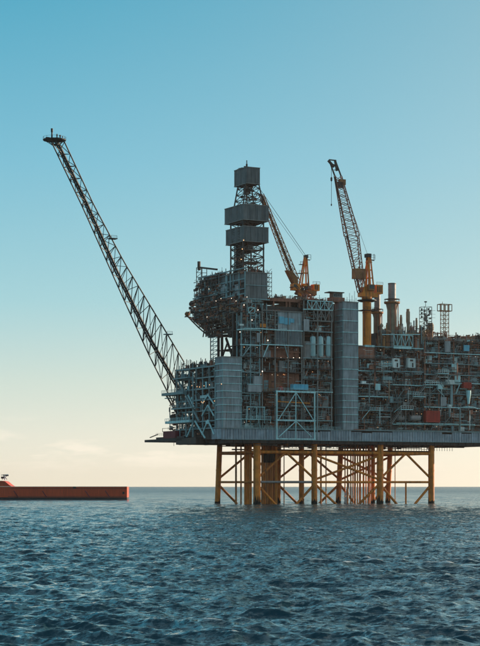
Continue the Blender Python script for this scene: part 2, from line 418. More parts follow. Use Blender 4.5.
# conductors and risers
for px, v, r in ((236,22,.42),(241,26,.34),(245.5,16,.62),(248,20,.55),(250.5,13,.6),(262.3,14,.5),(264.5,18,.55),(267,14,.55),(269.3,20,.55),(271.6,14,.6),(274,18,.6),(276.3,12,.5),
                 (320.9,15,.4),(347.5,20,.3),(350.8,18,.3),(355,18,.42),(360,20,.45),(363.5,20,.4),(368.4,16,.42),(345,26,.28),(353,28,.3),(357.5,14,.3),(366,26,.3),(370,30,.3),(326,28,.25),(303,30,.3),(284,30,.22),(395,30,.2)):
    c = part(mb(random.choice(['pipeleg', 'leg', 'yellow', 'pipeleg'])).tube((U(px, v), v, -6), (U(px, v), v, ZB), r, n=12), 'conductor_pipe', jk, smooth=True)
    if 262 < px < 277 and r > .5:
        part(mb('black').tube((U(px, v), v, zz(463, v)), (U(px, v), v, zz(454, v)), r+.12, n=12), 'guide_sleeve', c, top=jk)
wd = thing('water_discharge', 'thin white stream of water falling into the sea between the legs', 'water stream', (U(348, 25), 25, 0))
m_ = mb('spray')
for i in range(110):
    k = i/109; z = zz(482, 25)*(1-k)+random.uniform(-.2, .2); w = .25+1.0*k**1.3; m_.lathe((U(348.6-k*2.2, 25)+random.gauss(0, w*.45), 25+random.gauss(0, w*.4), z-.4), [(.05, 0), (.1+w*.3, .35), (.12+w*.28, .8), (.04, 1.5)], 7)
part(m_, 'falling_water', wd, smooth=True)
# guide plates on the top frame and clutter between jacket and deck
for v in (20,):
    brace('support_beam', (U(232 if v > 10 else 250, v), v, z_up+1.3), (U(432, v), v, z_up+1.3), .3, 'dark')

# ---------------------------------------------------------------- deck
UE = U(500, 0)
dk = thing('platform_deck', 'long grey-blue plate girder deck under all the modules, standing on the orange legs', 'platform deck', (0, 0, ZB))
part(mb('dark').box((.3, .3, ZB+.6), (UE-.3, WD-.3, ZB+1.2)), 'lower_floor', dk)
part(mb('grey').box((0, 0, ZT-.15), (UE, WD, ZT+.1)), 'upper_floor', dk)
part(mb('dark').box((2.5, 2.5, ZB+1.3), (UE-2, WD-2, ZT-.3)), 'inner_wall', dk)
n = 27
for i in range(n):
    a, b = UE*i/n+.12, UE*(i+1)/n-.12
    dz = random.choice([0, 0, 0, -.5, -.9]) if i > 2 else 0
    m_ = mb('girder').box((a, 0, ZB+.5), (b, .3, ZT-.3+dz))
    for j in range(1, 4):
        x = a+(b-a)*j/4; m_.box((x-.08, -.22, ZB+.5), (x+.08, -.002, ZT-.35+dz))
    part(m_, 'girder_plate', dk)
for i in range(10):
    a, b = WD*i/10+.15, WD*(i+1)/10-.15
    if i < 2: m_ = mb('girder').box((-.3, a, ZB+.5), (0, b, ZT-.3))
    else: m_ = mb('dark').box((1.0, a, ZB+.8), (1.3, b, ZT-.5))
    part(m_, 'girder_plate', dk)
part(mb('tealdk').box((-.2, -.35, ZB+.25), (UE, .35, ZB+.5)), 'bottom_flange', dk)
part(mb('tealdk').box((-.2, -.4, ZT-.28), (UE, .3, ZT-.05)), 'top_flange', dk)
part(mb('teal').rail((U(242), -.3, ZT), (U(340), -.3, ZT)), 'handrail', dk)
part(mb('grey').rail((U(358), -.3, ZT), (U(495), -.3, ZT)), 'handrail', dk)
# underside framing
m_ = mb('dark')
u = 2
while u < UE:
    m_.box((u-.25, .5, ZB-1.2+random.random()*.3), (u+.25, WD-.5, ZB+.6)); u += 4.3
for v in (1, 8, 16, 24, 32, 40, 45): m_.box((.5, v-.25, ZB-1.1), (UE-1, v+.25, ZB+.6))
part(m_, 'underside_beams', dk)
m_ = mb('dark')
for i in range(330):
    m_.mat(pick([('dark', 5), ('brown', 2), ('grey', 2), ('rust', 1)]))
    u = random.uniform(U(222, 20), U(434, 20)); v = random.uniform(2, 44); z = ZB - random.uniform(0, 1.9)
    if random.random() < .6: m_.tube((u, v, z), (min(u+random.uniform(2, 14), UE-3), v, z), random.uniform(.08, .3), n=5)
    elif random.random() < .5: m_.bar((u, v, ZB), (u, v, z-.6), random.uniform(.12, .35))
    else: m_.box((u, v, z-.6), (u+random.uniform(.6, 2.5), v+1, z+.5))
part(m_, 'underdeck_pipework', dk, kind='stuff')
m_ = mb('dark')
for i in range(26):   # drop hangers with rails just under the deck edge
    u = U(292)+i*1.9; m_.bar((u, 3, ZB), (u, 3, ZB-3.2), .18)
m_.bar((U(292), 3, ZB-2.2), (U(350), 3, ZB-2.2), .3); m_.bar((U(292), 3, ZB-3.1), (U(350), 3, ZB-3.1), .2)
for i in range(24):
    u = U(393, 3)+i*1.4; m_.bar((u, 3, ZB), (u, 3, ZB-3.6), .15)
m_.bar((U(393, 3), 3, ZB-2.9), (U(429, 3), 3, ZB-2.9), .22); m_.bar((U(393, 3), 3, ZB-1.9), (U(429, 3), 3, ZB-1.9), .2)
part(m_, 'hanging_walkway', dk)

# ---------------------------------------------------------------- fillings of the modules
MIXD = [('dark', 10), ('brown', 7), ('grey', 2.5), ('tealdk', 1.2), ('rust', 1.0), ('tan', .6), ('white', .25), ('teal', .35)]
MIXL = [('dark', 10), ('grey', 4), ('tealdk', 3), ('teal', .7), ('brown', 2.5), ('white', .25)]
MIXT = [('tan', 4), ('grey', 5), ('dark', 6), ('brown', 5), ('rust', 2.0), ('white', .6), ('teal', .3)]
def fill(m_, u0, u1, v0, v1, z0, z1, dens=1.0, mix=MIXD):
    """pipes, valves, cabinets and small vessels between two floors"""
    du, dz, dv = u1-u0, z1-z0, v1-v0
    if du < .5 or dz < .5: return
    k = dens*du*dz
    for _ in range(int(k*.30)+1):           # horizontal lines along u
        m_.mat(pick(mix)); a = random.uniform(u0, u1-.3); b = min(u1, a+random.uniform(1, 9)); z = z1-random.random()**1.6*dz*.9-.2
        v = v0+random.random()*min(dv, 4); m_.tube((a, v, z), (b, v, z), random.choice([.07, .09, .12, .16, .26]), n=6)
        if random.random() < .4: m_.tube((b, v, z), (b, v, max(z0, z-random.uniform(.8, dz))), .1, n=5)
    for _ in range(int(k*.22)+1):           # thin pale conduits
        m_.mat(pick([('teal', 3), ('white', 2), ('tealdk', 3), ('panel', 3)])); a = random.uniform(u0, u1-.3); z = random.uniform(z0+.2, z1-.1)
        if random.random() < .65: m_.bar((a, v0-.05, z), (min(u1, a+random.uniform(.8, 5)), v0-.05, z), random.uniform(.07, .13))
        else: m_.bar((a, v0-.05, z), (a, v0-.05, min(z1, z+random.uniform(.6, 3))), random.uniform(.07, .13))
    for _ in range(int(k*.10)+1):           # across
        m_.mat(pick(mix)); u = random.uniform(u0, u1); z = random.uniform(z0+dz*.4, z1); m_.tube((u, v0, z), (u, v1, z), random.uniform(.08, .2), n=5)
    for _ in range(int(k*.22)+1):           # risers
        m_.mat(pick(mix)); u = random.uniform(u0, u1); v = v0+random.random()*min(dv, 5); a = z0 if random.random() < .7 else z0+random.random()*dz*.5
        m_.tube((u, v, a), (u, v, z1 if random.random() < .6 else a+random.uniform(.8, max(1, z1-a))), random.choice([.06, .09, .13, .2]), n=6)
    for _ in range(int(k*.13)+1):           # boxes
        m_.mat(pick(mix)); u = random.uniform(u0, u1-.5); v = v0+random.random()*min(dv-.5, 5); w = random.uniform(.4, 2.0); h = random.uniform(.4, 1)*min(dz*.8, 2.3)
        w = min(w, u1-u); z = z0 if random.random() < .6 else z0+random.random()*(dz-h)
        m_.box((u, v, z), (u+w, v+random.uniform(.5, 1.5), z+h))
    for _ in range(int(k*.028)+1):          # larger cabinets, skids and casings
        m_.mat(pick([('panel', 3), ('tealdk', 2.5), ('stack', 2), ('brown', 3), ('grey', 2), ('white', .6), ('dark', 2)])); w = min(random.uniform(1.8, 4.5), du*.6); u = random.uniform(u0, u1-w); v = v0+random.uniform(.6, 3); h = dz*random.uniform(.45, .85)
        m_.box((u, v, z0), (u+w, v+1.6, z0+h)); m_.box((u-.08, v-.1, z0+h), (u+w+.08, v+1.7, z0+h+.14))
        for q in range(1, 4): m_.box((u+w*q/4-.05, v-.08, z0+.15), (u+w*q/4+.05, v-.002, z0+h-.1))
    for _ in range(int(k*.035)):            # upright vessels
        m_.mat(pick(mix)); u = random.uniform(u0+.7, max(u0+.8, u1-.7)); v = v0+1+random.random()*3; r = random.uniform(.4, .9); h = dz*random.uniform(.4, .8)
        m_.lathe((u, v, z0), [(r*.7, 0), (r, .2), (r, h-.4), (r*.6, h-.1), (r*.15, h)], 10)
    for _ in range(int(k*.03)):             # lying vessels
        m_.mat(pick(mix)); a = random.uniform(u0, max(u0+.1, u1-3)); r = random.uniform(.4, .8); z = z0+r+.3
        m_.tube((a, v0+2, z), (min(a+random.uniform(2, 4), u1), v0+2, z), r, n=10)
    for _ in range(int(k*.06)):             # diagonal struts
        m_.mat(pick(mix)); u = random.uniform(u0, max(u0+.1, u1-2)); w = min(random.uniform(1, 3), u1-u); m_.bar((u, v0+.5, z0), (u+w, v0+.5, z1), .14)
lamp_src = {}
def lamps(t, pts, key='lampw', r=.17):
    for p in pts:
        k = (key, r)
        if k not in lamp_src:
            o = MB().mat(key).lathe((0, 0, 0), [(r*.5, -r), (r, -.3*r), (r, .5*r), (r*.4, r)], 8).build('lamp', t, base=(0, 0, 0))
            lamp_src[k] = o
        else: o = inst(lamp_src[k], t, (0, 0, 0))
        o.location = Vector(p) - BASES[t.name]
def module(name, label, cat, u0, u1, v0, v1, zs, cols, mix=MIXD, dens=1.0, dmap={}, trims=None, rails=(), braces=(), back='dark', bd=7.0, nl=0, colkey='grey', group=None, walls=(), endwall=None, jit=.6):
    """an open process module: floors, columns, bracing, rear bulkhead, contents"""
    t = thing(name, label, cat, (u0, v0, zs[0]), group)
    for i, z in enumerate(zs):
        k = (trims[i] if trims else 'tealdk')
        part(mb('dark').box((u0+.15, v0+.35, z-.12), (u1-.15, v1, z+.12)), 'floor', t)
        if k: part(mb(k).box((u0, v0-.1, z-.2), (u1, v0+.33, z+.2)), 'edge_beam', t)
    src = None
    for u in cols:
        for v in (v0+.25, v0+bd*.6):
            if src is None: src = o = part(mb(colkey).box((u-.22, v-.22, zs[0]+.13), (u+.22, v+.22, zs[-1]-.13)), 'column', t); uv0 = (u, v)
            else: inst(src, t, (u-uv0[0], v-uv0[1], 0))
    for i, (za, zb) in enumerate(zip(zs, zs[1:])):
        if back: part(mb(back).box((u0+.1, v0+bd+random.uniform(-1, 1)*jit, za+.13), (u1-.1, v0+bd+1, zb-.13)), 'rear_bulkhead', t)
        m_ = MB(); fill(m_, u0+.3, u1-.3, v0+.5, v0+bd-.8, za+.13, zb-.13, dens*dmap.get(i, 1), mix)
        part(m_, 'pipework', t, kind='stuff')
    for i in rails: part(mb('tealdk').rail((u0, v0, zs[i]+.2), (u1, v0, zs[i]+.2)), 'handrail', t)
    for (i, a, b, key) in braces: part(mb(key).bar((a, v0+.1, zs[i]+.2), (b, v0+.1, zs[i+1]-.2), .35), 'diagonal_brace', t)
    for (i, a, b, key) in walls:
        n = max(1, round((b-a)/2.6))
        for j in range(n):
            c, d = a+(b-a)*j/n+.04, a+(b-a)*(j+1)/n-.04
            part(mb(key).box((c, v0+.4+.05*(j % 2), zs[i]+.2), (d, v0+.6, zs[i+1]-.2)), 'wall_panel', t)
    if endwall:
        for za, zb in zip(zs, zs[1:]): part(mb(endwall).box((u0-.12, v0+.4, za+.2), (u0+.1, v1-.3, zb-.2)), 'side_wall', t)
    pts = []
    for _ in range(int(nl*.7)):
        i = random.randrange(len(zs)-1); pts.append((random.uniform(u0, u1), v0+.9+random.random()*2, zs[i+1]-.8-random.random()*.5))
    lamps(t, [p for j, p in enumerate(pts) if j % 3 != 2], 'lampw', .11); lamps(t, [p for j, p in enumerate(pts) if j % 3 == 2], 'lampc', .1)
    return t
def zl(px, ys, v=0.0): return [Z(y, U(px, v), v) for y in ys]

# ---------------------------------------------------------------- stair towers
def stair_tower(label, px0, pxc, px1, ytop, trims, halves=(), ptop='panel', v=0.0):
    u0, u1 = U(pxc, v), U(px1, v); v1 = V(px0, u0)
    t = thing('stair_tower', label, 'stair tower', (u0, v, ZT+.1), 'stair towers at the front of the platform')
    zt = Z(ytop, u0, v)
    zs = [ZT+.12]+sorted(Z(y, u0, v) for y in trims if Z(y, u0, v) > ZT+1)+[zt]
    for a, b in zip(zs, zs[1:]):
        n = 3
        for j in range(n):
            c, d = u0+(u1-u0)*j/n, u0+(u1-u0)*(j+1)/n
            m_ = mb('panel').box((c+.03, v, a+.02), (d-.03, v+.25, b-.02))
            for q in range(1, 6): x = c+(d-c)*q/6; m_.box((x-.07, v-.07, a+.2), (x+.07, v-.002, b-.2))
            part(m_, 'wall_panel', t)
        for j in range(2):
            c, d = v+.25+(v1-v-.5)*j/2, v+.25+(v1-v-.5)*(j+1)/2
            m_ = mb('panel').box((u0, c+.03, a+.02), (u0+.25, d-.03, b-.02))
            for q in range(1, 6): x = c+(d-c)*q/6; m_.box((u0-.07, x-.07, a+.2), (u0-.002, x+.07, b-.2))
            part(m_, 'wall_panel', t)
        part(mb('panel').box((u1-.25, v+.27, a+.02), (u1, v1-.27, b-.02)), 'wall_panel', t)
        part(mb('panel').box((u0, v1-.25, a+.02), (u1, v1, b-.02)), 'wall_panel', t)
    for z in zs[1:-1]:
        m_ = mb('teal'); m_.box((u0-.12, v-.35, z-.16), (u1+.12, v-.1, z+.16)); m_.box((u0-.35, v-.35, z-.16), (u0-.12, v1, z+.16))
        part(m_, 'floor_band', t)
    for y in halves:
        z = Z(y, u0, v); part(mb('teal').box((u0-.33, v+.1, z-.13), (u0-.1, v1-.3, z+.13)), 'landing_band', t)
    part(mb('grey').box((u0-.3, v-.3, zt), (u1+.3, v1+.2, zt+.35)), 'roof', t)
    for a, b in ((u0, v), (u1, v), (u0, v1)): part(mb('tealdk').box((a-.15, b-.15, ZT+.15), (a+.15, b+.15, zt-.01)), 'corner_post', t)
    return t, u0, u1, v, v1, zt
T1 = stair_tower('grey clad stair tower with pale teal floor bands at the left corner of the deck', 215.5, 222.6, 241, 357, [363.5, 370, 376, 383.3, 390.8, 397.6, 404.6, 412, 419])
T2 = stair_tower('taller grey clad stair tower with half-landing bands between tanks and yellow crane pedestal', 335, 343, 357.8, 302, [309, 320.6, 332, 344, 357, 369, 379, 386, 393.7, 400.6, 407.5, 414.5, 421.9], [315, 326.2, 338, 350.7])

# ---------------------------------------------------------------- front modules
zT = ZT + .25
uA, uB = U(241.6), U(262)
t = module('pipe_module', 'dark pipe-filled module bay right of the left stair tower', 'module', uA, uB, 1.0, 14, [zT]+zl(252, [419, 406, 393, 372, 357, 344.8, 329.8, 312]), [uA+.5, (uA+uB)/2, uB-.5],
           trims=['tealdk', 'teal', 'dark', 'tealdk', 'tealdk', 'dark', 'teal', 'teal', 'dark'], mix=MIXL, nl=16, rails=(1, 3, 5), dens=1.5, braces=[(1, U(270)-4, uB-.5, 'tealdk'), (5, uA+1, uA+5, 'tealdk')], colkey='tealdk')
# pale railing platform on its front
m_ = mb('teal'); z = Z(419.5, U(255), 0)
m_.box((U(245), -.9, z-.15), (U(270), .9, z+.1)); m_.rail((U(245), -.9, z+.1), (U(270), -.9, z+.1), h=1.3, r=.1, step=2.6)
for px in (245.5, 257.5, 263.5, 269.5): m_.bar((U(px), -.9, z-.15), (U(px), -.9, z-1.6), .18)
z2 = Z(407, U(255), 0); m_.bar((U(245.5), -.9, z2), (U(264), -.9, z2), .3)
for px in (246, 255.5, 263.5): m_.bar((U(px), -.9, z+.1), (U(px), -.9, z2), .28)
part(m_, 'railing_platform', t)
m_ = mb('panel'); m_.box((U(248), -.2, Z(391.5, uA, 0)), (U(261.5), 1, Z(384, uA, 0))); m_.box((U(253.5), -.2, Z(383.5, uA, 0)), (U(261.5), 1, Z(375.5, uA, 0)))
part(m_, 'cabin_panel', t)
m_ = mb('teal').box((U(247), -.4, Z(384, uA, 0)-.12), (U(262), -.22, Z(384, uA, 0)+.12)); part(m_, 'edge_beam', t)

uC = U(303.5)
zsm = [zT]+zl(282, [420, 407, 392, 372, 358, 345, 330, 311])
t = module('accommodation_module', 'module with blue-grey clad upper storeys over a rust-brown recess right of the drill tower', 'module', uB+.2, uC, .6, WD-2, zsm, [uB+.6, U(276), U(289), uC-.4],
           trims=['tealdk', 'dark', 'dark', 'dark', 'dark', 'dark', 'teal', 'teal', 'grey'], nl=16, rails=(3,), dens=1.1, back='brown',
           walls=[(7, U(279), uC-.2, 'panel'), (6, U(276), uC-.2, 'panel')], braces=[(5, U(264), U(269), 'teal'), (5, U(289), U(285.5), 'tealdk')], mix=[('dark', 6), ('brown', 8), ('grey', 2), ('rust', 2), ('white', .3), ('tan', .6)], dmap={3: .15, 4: .6, 5: .2})
for lv in (3, 5):
    n = 9
    for j in range(n):
        c, d = uB+.5+(uC-uB-.8)*j/n+.05, uB+.5+(uC-uB-.8)*(j+1)/n-.05
        part(mb('brown').box((c, 3.2+.15*(j % 2), zsm[lv]+.15), (d, 3.6, zsm[lv+1]-.15)), 'wall_panel', t)
lamps(t, [(U(px, 1.5), 1.5, Z(357.5, U(px), 0)) for px in (267, 273, 281, 287.5, 293.5, 299.5)], 'lampc', .18)
lamps(t, [(U(262.7), .3, Z(371.3, U(263), 0)), (U(268.2), .3, Z(340.3, U(268), 0))], 'lampc', .25)
m_ = mb('blue'); uq = U(285)
for a, b, y0, y1 in ((280, 285, 316.5, 323.5), (285.2, 291, 317.5, 324.3), (291.2, 295, 318, 322.2)): m_.box((U(a), .7, Z(y1, uq, 0)), (U(b), .95, Z(y0, uq, 0)))
part(m_, 'bright_cladding_sheet', t)
# ribs on the lower cladding
m_ = mb('dark')
for i in range(26): u = U(277)+(uC-U(277)-.5)*i/25; m_.box((u-.06, .86, zsm[6]+.4), (u+.06, .985, zsm[7]-.4))
part(m_, 'cladding_ribs', t)
m_ = MB(); [m_.mat('rust').bar((U(265)+i*.9, 1.0, zsm[3]+.2), (U(265)+i*.9, 1.0, zsm[3]+1+random.random()*1.6), .3) for i in range(9)]
part(m_, 'standing_pipes', t)
part(mb('red').lathe((U(281), .2, zsm[3]+.3), [(.5, 0), (1.0, .5), (1.05, 1.4), (.6, 2.0), (.15, 2.2)], 12), 'red_hose_reel', t, smooth=True)
part(mb('yellow').bar((U(278), .3, Z(401.6, uq, 0)), (U(310), .3, Z(402.6, uq, 0)), .42), 'crane_rail', t)

uD = U(333.5)
ztk = [zT]+zl(318, [420.5, 407, 391.8, 380, 369, 358.3, 331.5, 321, 309.8, 300.5])
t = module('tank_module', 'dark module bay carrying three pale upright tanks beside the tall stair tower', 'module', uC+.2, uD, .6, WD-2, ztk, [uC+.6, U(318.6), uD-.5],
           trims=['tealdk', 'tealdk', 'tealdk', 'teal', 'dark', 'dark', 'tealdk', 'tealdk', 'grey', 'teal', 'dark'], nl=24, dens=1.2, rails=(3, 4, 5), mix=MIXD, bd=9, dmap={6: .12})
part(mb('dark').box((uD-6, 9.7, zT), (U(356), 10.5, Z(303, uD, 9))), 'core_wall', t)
part(mb('teal').truss((U(308), .4, ztk[9]+.2), (uD, .4, ztk[9]+.2), ztk[10]-ztk[9]-.4, 6, .2), 'roof_truss', t)
part(mb('grey').truss((U(314), .4, ztk[8]+.2), (uD, .4, ztk[8]+.2), ztk[9]-ztk[8]-.4, 5, .2), 'roof_truss', t)
part(mb('panel').box((uC+.3, .2, ztk[7]), (U(309.5), .55, ztk[7]+5.2)), 'wall_panel', t)
part(mb('tealdk').bar((U(305), .2, Z(344.3, U(318), 0)), (U(333), .2, Z(344.3, U(318), 0)), .3), 'tank_rail', t)
for i, px in enumerate((312.8, 320.4, 328.2)):
    u = U(px, 2.2); z0 = Z(356.3, u, 2.2); h = Z(336, u, 2.2)-z0
    o = thing('storage_tank', ['leftmost', 'middle', 'rightmost'][i]+' of the three pale teal upright tanks left of the tall stair tower', 'tank', (u, 2.2, z0), 'three pale upright tanks')
    part(mb('pale').lathe((u, 2.2, z0), [(1.0, 0), (1.22, .3), (1.22, h-.9), (1.0, h-.35), (.5, h-.05), (.2, h)], 20), 'tank_shell', o, smooth=True)
    part(mb('white').lathe((u, 2.2, z0+h*.55), [(1.27, 0), (1.27, .25)], 20), 'band', o)
    part(mb('grey').tube((u, 2.2, z0+h), (u, 2.2, z0+h+.8), .2), 'nozzle', o)
    part(mb('grey').box((u-1.1, 1.2, z0-.6), (u+1.1, 3.2, z0)), 'skirt', o)
    part(mb('tealdk').tube((u+1.2, 1.6, z0), (u+1.2, 1.6, z0+h), .1), 'side_pipe', o)

# pale teal truss frame in front of the deck edge
t = thing('truss_frame', 'pale teal braced steel frame with inverted-V diagonals hung on the deck edge', 'steel frame', (U(295), -2.2, ZB))
vf = -2.2; uL, uM, uR = U(276.8, vf), U(295.8, vf), U(314.6, vf); zz0, zz1, zz2 = Z(439, uM, vf), Z(420.5, uM, vf), Z(391.8, uM, vf)
for u in (uL, uM, uR): part(mb('teal').bar((u, vf, zz0), (u, vf, zz2-.01), .5 if u != uM else .38), 'post', t)
for z, w in ((zz0, .5), (zz1, .7), (zz2, .75)): part(mb('teal').box((uL-.4, vf-.3, z-w/2), (uR+.4, vf+.3, z+w/2)), 'crossbeam', t)
for a, b, c, d in ((uM-.2, zz2-.6, uL+.9, zz1+.4), (uM+.3, zz2-.6, uR-.6, zz1+.3), (uM-.3, zz1-.5, uL+.8, zz0+.7), (uM+.3, zz1-.5, uR-1.5, zz0+.9)):
    part(mb('teal').bar((a, vf-.1, b), (c, vf-.1, d), .34), 'diagonal', t)
for u in (uL, uR):
    for z in (zz1, zz2): part(mb('tealdk').bar((u, vf, z), (u, .8, z), .35), 'tie_beam', t)
part(mb('teal').rail((uL, vf, zz1+.35), (uM, vf, zz1+.35), h=3.4, r=.09, step=2.4), 'handrail', t)
part(mb('teal').rail((uL, vf, zz2+.38), (uR, vf, zz2+.38)), 'handrail', t)
part(mb('tealdk').bar((uR+1.7, vf+.8, zz0), (uR+1.7, vf+.8, zz2), .4), 'post', t)

def box_thing(name, label, cat, px0, px1, y0, y1, v, depth, key, group=None, ribs=True, door=True):
    u0, u1 = U(px0, v), U(px1, v); um = (u0+u1)/2; z0, z1 = Z(y1, um, v), Z(y0, um, v)
    t = thing(name, label, cat, (u0, v, z0), group)
    part(mb(key).box((u0, v, z0), (u1, v+depth, z1)), 'body', t)
    if ribs:
        m_ = mb(key); k = max(3, int((u1-u0)/.5))
        for i in range(k): u = u0+.15+(u1-u0-.3)*(i+.5)/k; m_.box((u-.08, v-.09, z0+.25), (u+.08, v-.002, z1-.25))
        for z in (z0+.09, z1-.09): m_.box((u0-.04, v-.13, z-.1), (u1+.04, v-.002, z+.1))
        part(m_, 'ribs', t)
    if door: part(mb('dark').box((um+.2, v-.07, z0+.3), (um+.9, v-.002, z0+min(2.2, (z1-z0)*.7))), 'door', t)
    m_ = mb('grey')
    for u in (u0+.1, u1-.1):
        for z in (z0+.1, z1-.1): m_.box((u-.16, v-.2, z-.14), (u+.16, v-.131, z+.14))
    part(m_, 'corner_castings', t)
    return t
box_thing('container', 'bright blue low container on top of the pale teal truss frame', 'container', 293, 308.3, 384.2, 389.6, -1.8, 2.4, 'blue', door=False)

# roof line of the centre block: beams with sky between, cabin, crane base
t = thing('roof_deck', 'brown raised roof beams with daylight under them left of the small yellow crane', 'roof deck', (U(265, 4), 4, zl(280, [306], 4)[0]))
za, zb_ = zl(285, [306.5, 301], 4)
part(mb('brown').box((U(266, 4), 4, zb_-.3), (U(331, 4), 14, zb_+1.1)), 'upper_beam', t)
part(mb('dark').box((U(262, 4), 4, za-2.2), (U(333, 4), 40, za-.1)), 'lower_deck', t)
for px in (274, 287, 290, 300, 303, 309, 316, 324): part(mb('brown').box((U(px, 4)-.35, 4.2, za-.09), (U(px, 4)+.35, 5, zb_-.31)), 'stub_column', t)
m_ = MB()
for i in range(240):
    m_.mat(pick(MIXT)); u = random.uniform(U(262, 6), U(332, 6)); v = random.uniform(4, 14); z = zb_+1.1 if u > U(268, 6) else za
    r = random.random(); h = random.random()**2*2.4+.2
    if r < .5: m_.bar((u, v, z), (u, v, z+h), random.uniform(.1, .3))
    else: m_.box((u, v, z), (u+random.uniform(.4, 2), v+1, z+h*.5))
part(m_, 'roof_clutter', t, kind='stuff')
part(mb('grey').rail((U(267, 4), 4.1, zb_+1.1), (U(331, 4), 4.1, zb_+1.1)), 'handrail', t)
t = thing('roof_cabin', 'small brown flat-roofed cabin on top of the tall stair tower', 'cabin', (U(330, 3), 3, Z(301, U(337), 3)))
ua, ub = U(330.5, 3), U(344, 3); z0, z1 = Z(301.5, ua, 3), Z(291.5, ua, 3)
part(mb('brown').box((ua+.6, 3, z0), (ub+.4, 7, z0+2.0)), 'base', t)
part(mb('grey').box((ua+1.6, 3.3, z0+2.0), (ub-.6, 6.5, z1-.4)), 'cabin_wall', t)
part(mb('dark').box((ua-.8, 2.6, z1-.39), (ub, 7, z1)), 'roof', t)
for i in range(4): part(mb('glass').box((ua+2+i*1.0, 3.22, z0+2.5), (ua+2.7+i*1.0, 3.295, z1-.9)), 'window', t)
part(mb('grey').rail((ua-.5, 2.8, z0), (ub+5, 2.8, z0)), 'handrail', t)
m_ = mb('grey')
for px, h in ((347, 2.2), (349.5, 4), (352, 3), (354.5, 5), (356, 2)): m_.bar((U(px, 2), 2, Z(302, U(350), 2)), (U(px, 2), 2, Z(302, U(350), 2)+h), .14)
part(m_, 'vent_pipes', t)

# ---------------------------------------------------------------- right-hand modules
u3a, u3b = U(358.6), U(394)
z3 = [zT]+zl(376, [424.8, 410.5, 396.5, 384, 371, 358.5, 346.2])
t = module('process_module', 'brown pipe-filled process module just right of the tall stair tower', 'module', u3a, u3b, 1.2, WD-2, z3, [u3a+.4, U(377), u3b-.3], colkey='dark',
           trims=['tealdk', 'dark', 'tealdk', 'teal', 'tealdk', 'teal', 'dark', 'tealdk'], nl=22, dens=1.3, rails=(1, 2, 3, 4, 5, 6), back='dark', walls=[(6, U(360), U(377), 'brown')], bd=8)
part(mb('teal').box((U(366), 1.0, z3[7]-.4), (U(376), 1.09, z3[7]+.5)), 'bright_trim_plate', t)
part(mb('teal').box((U(376), .4, Z(390, U(378), 0)), (U(381), 1.0, Z(383.5, U(378), 0))), 'cabinet', t)
part(mb('pale').box((U(368), .4, Z(368, U(370), 0)), (U(373.5), 1.0, Z(363.5, U(370), 0))), 'cabinet', t)
u4a, u4b = U(394.3), U(425)
z4 = [zT]+zl(410, [424.3, 411, 398, 385, 371.5, 348])
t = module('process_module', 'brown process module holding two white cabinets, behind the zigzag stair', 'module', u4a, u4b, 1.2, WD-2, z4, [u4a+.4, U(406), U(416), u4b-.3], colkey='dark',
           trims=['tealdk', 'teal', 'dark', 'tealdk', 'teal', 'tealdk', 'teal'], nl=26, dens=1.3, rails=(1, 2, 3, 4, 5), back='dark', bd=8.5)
part(mb('teal').truss((U(394.5), .6, Z(345.5, u4a, 0)), (U(413.5), .6, Z(346, u4a, 0)), 5.0, 5, .22), 'truss', t)
part(mb('teal').box((U(394.5), .4, Z(347, u4a, 0)-.6), (U(412), 1, Z(347, u4a, 0)+.3)), 'truss_beam', t)
u5a, u5b = U(425.3), U(499)
z5 = [zT]+zl(455, [424.8, 407.5, 394, 383, 375, 364, 353.5, 341.5])
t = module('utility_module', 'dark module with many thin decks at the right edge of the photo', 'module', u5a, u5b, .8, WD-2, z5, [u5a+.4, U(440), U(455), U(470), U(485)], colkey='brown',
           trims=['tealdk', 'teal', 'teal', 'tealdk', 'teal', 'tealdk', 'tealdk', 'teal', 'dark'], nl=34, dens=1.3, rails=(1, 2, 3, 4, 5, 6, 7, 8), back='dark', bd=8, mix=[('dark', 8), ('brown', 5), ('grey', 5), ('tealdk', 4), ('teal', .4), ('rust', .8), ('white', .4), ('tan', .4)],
           braces=[(3, U(457), U(461), 'teal'), (4, U(448), U(452), 'tealdk')])
part(mb('teal').box((U(397), .1, z5[1]+.1), (U(475), .75, z5[1]+.5)), 'long_edge_plate', t)
m_ = mb('teal').lathe((U(468.5, 0), 0, Z(404, U(468), 0)), [(.5, 0), (.8, 2.5), (1.15, 5), (1.15, 6.2)], 14); part(m_, 'hopper', t, smooth=True)
m_ = mb('teal')
pts = [P(458, 408.5, .3), P(463, 407.2, -.8), P(468, 406.6, -1.3), P(473, 407.2, -.8), P(478, 408.8, .3)]
for a, b in zip(pts, pts[1:]): m_.bar(a, b, .5, .5)
part(m_, 'curved_walkway', t)
for px, ya, yb, key in ((455, 364, 372, 'teal'), (458, 376, 382, 'teal'), (452, 384, 406, 'tealdk'), (444, 397, 406, 'panel'), (467, 345, 351, 'blue'), (448, 341, 352, 'panel'), (462, 427, 431, 'white'), (453, 426, 433, 'tealdk')):
    uu = U(px); w = 3.0 if key != 'tealdk' else 1.2
    part(mb(key).box((uu-w/2, .2, Z(yb, uu, 0)), (uu+w/2, .75, Z(ya, uu, 0))), 'cabinet', t)
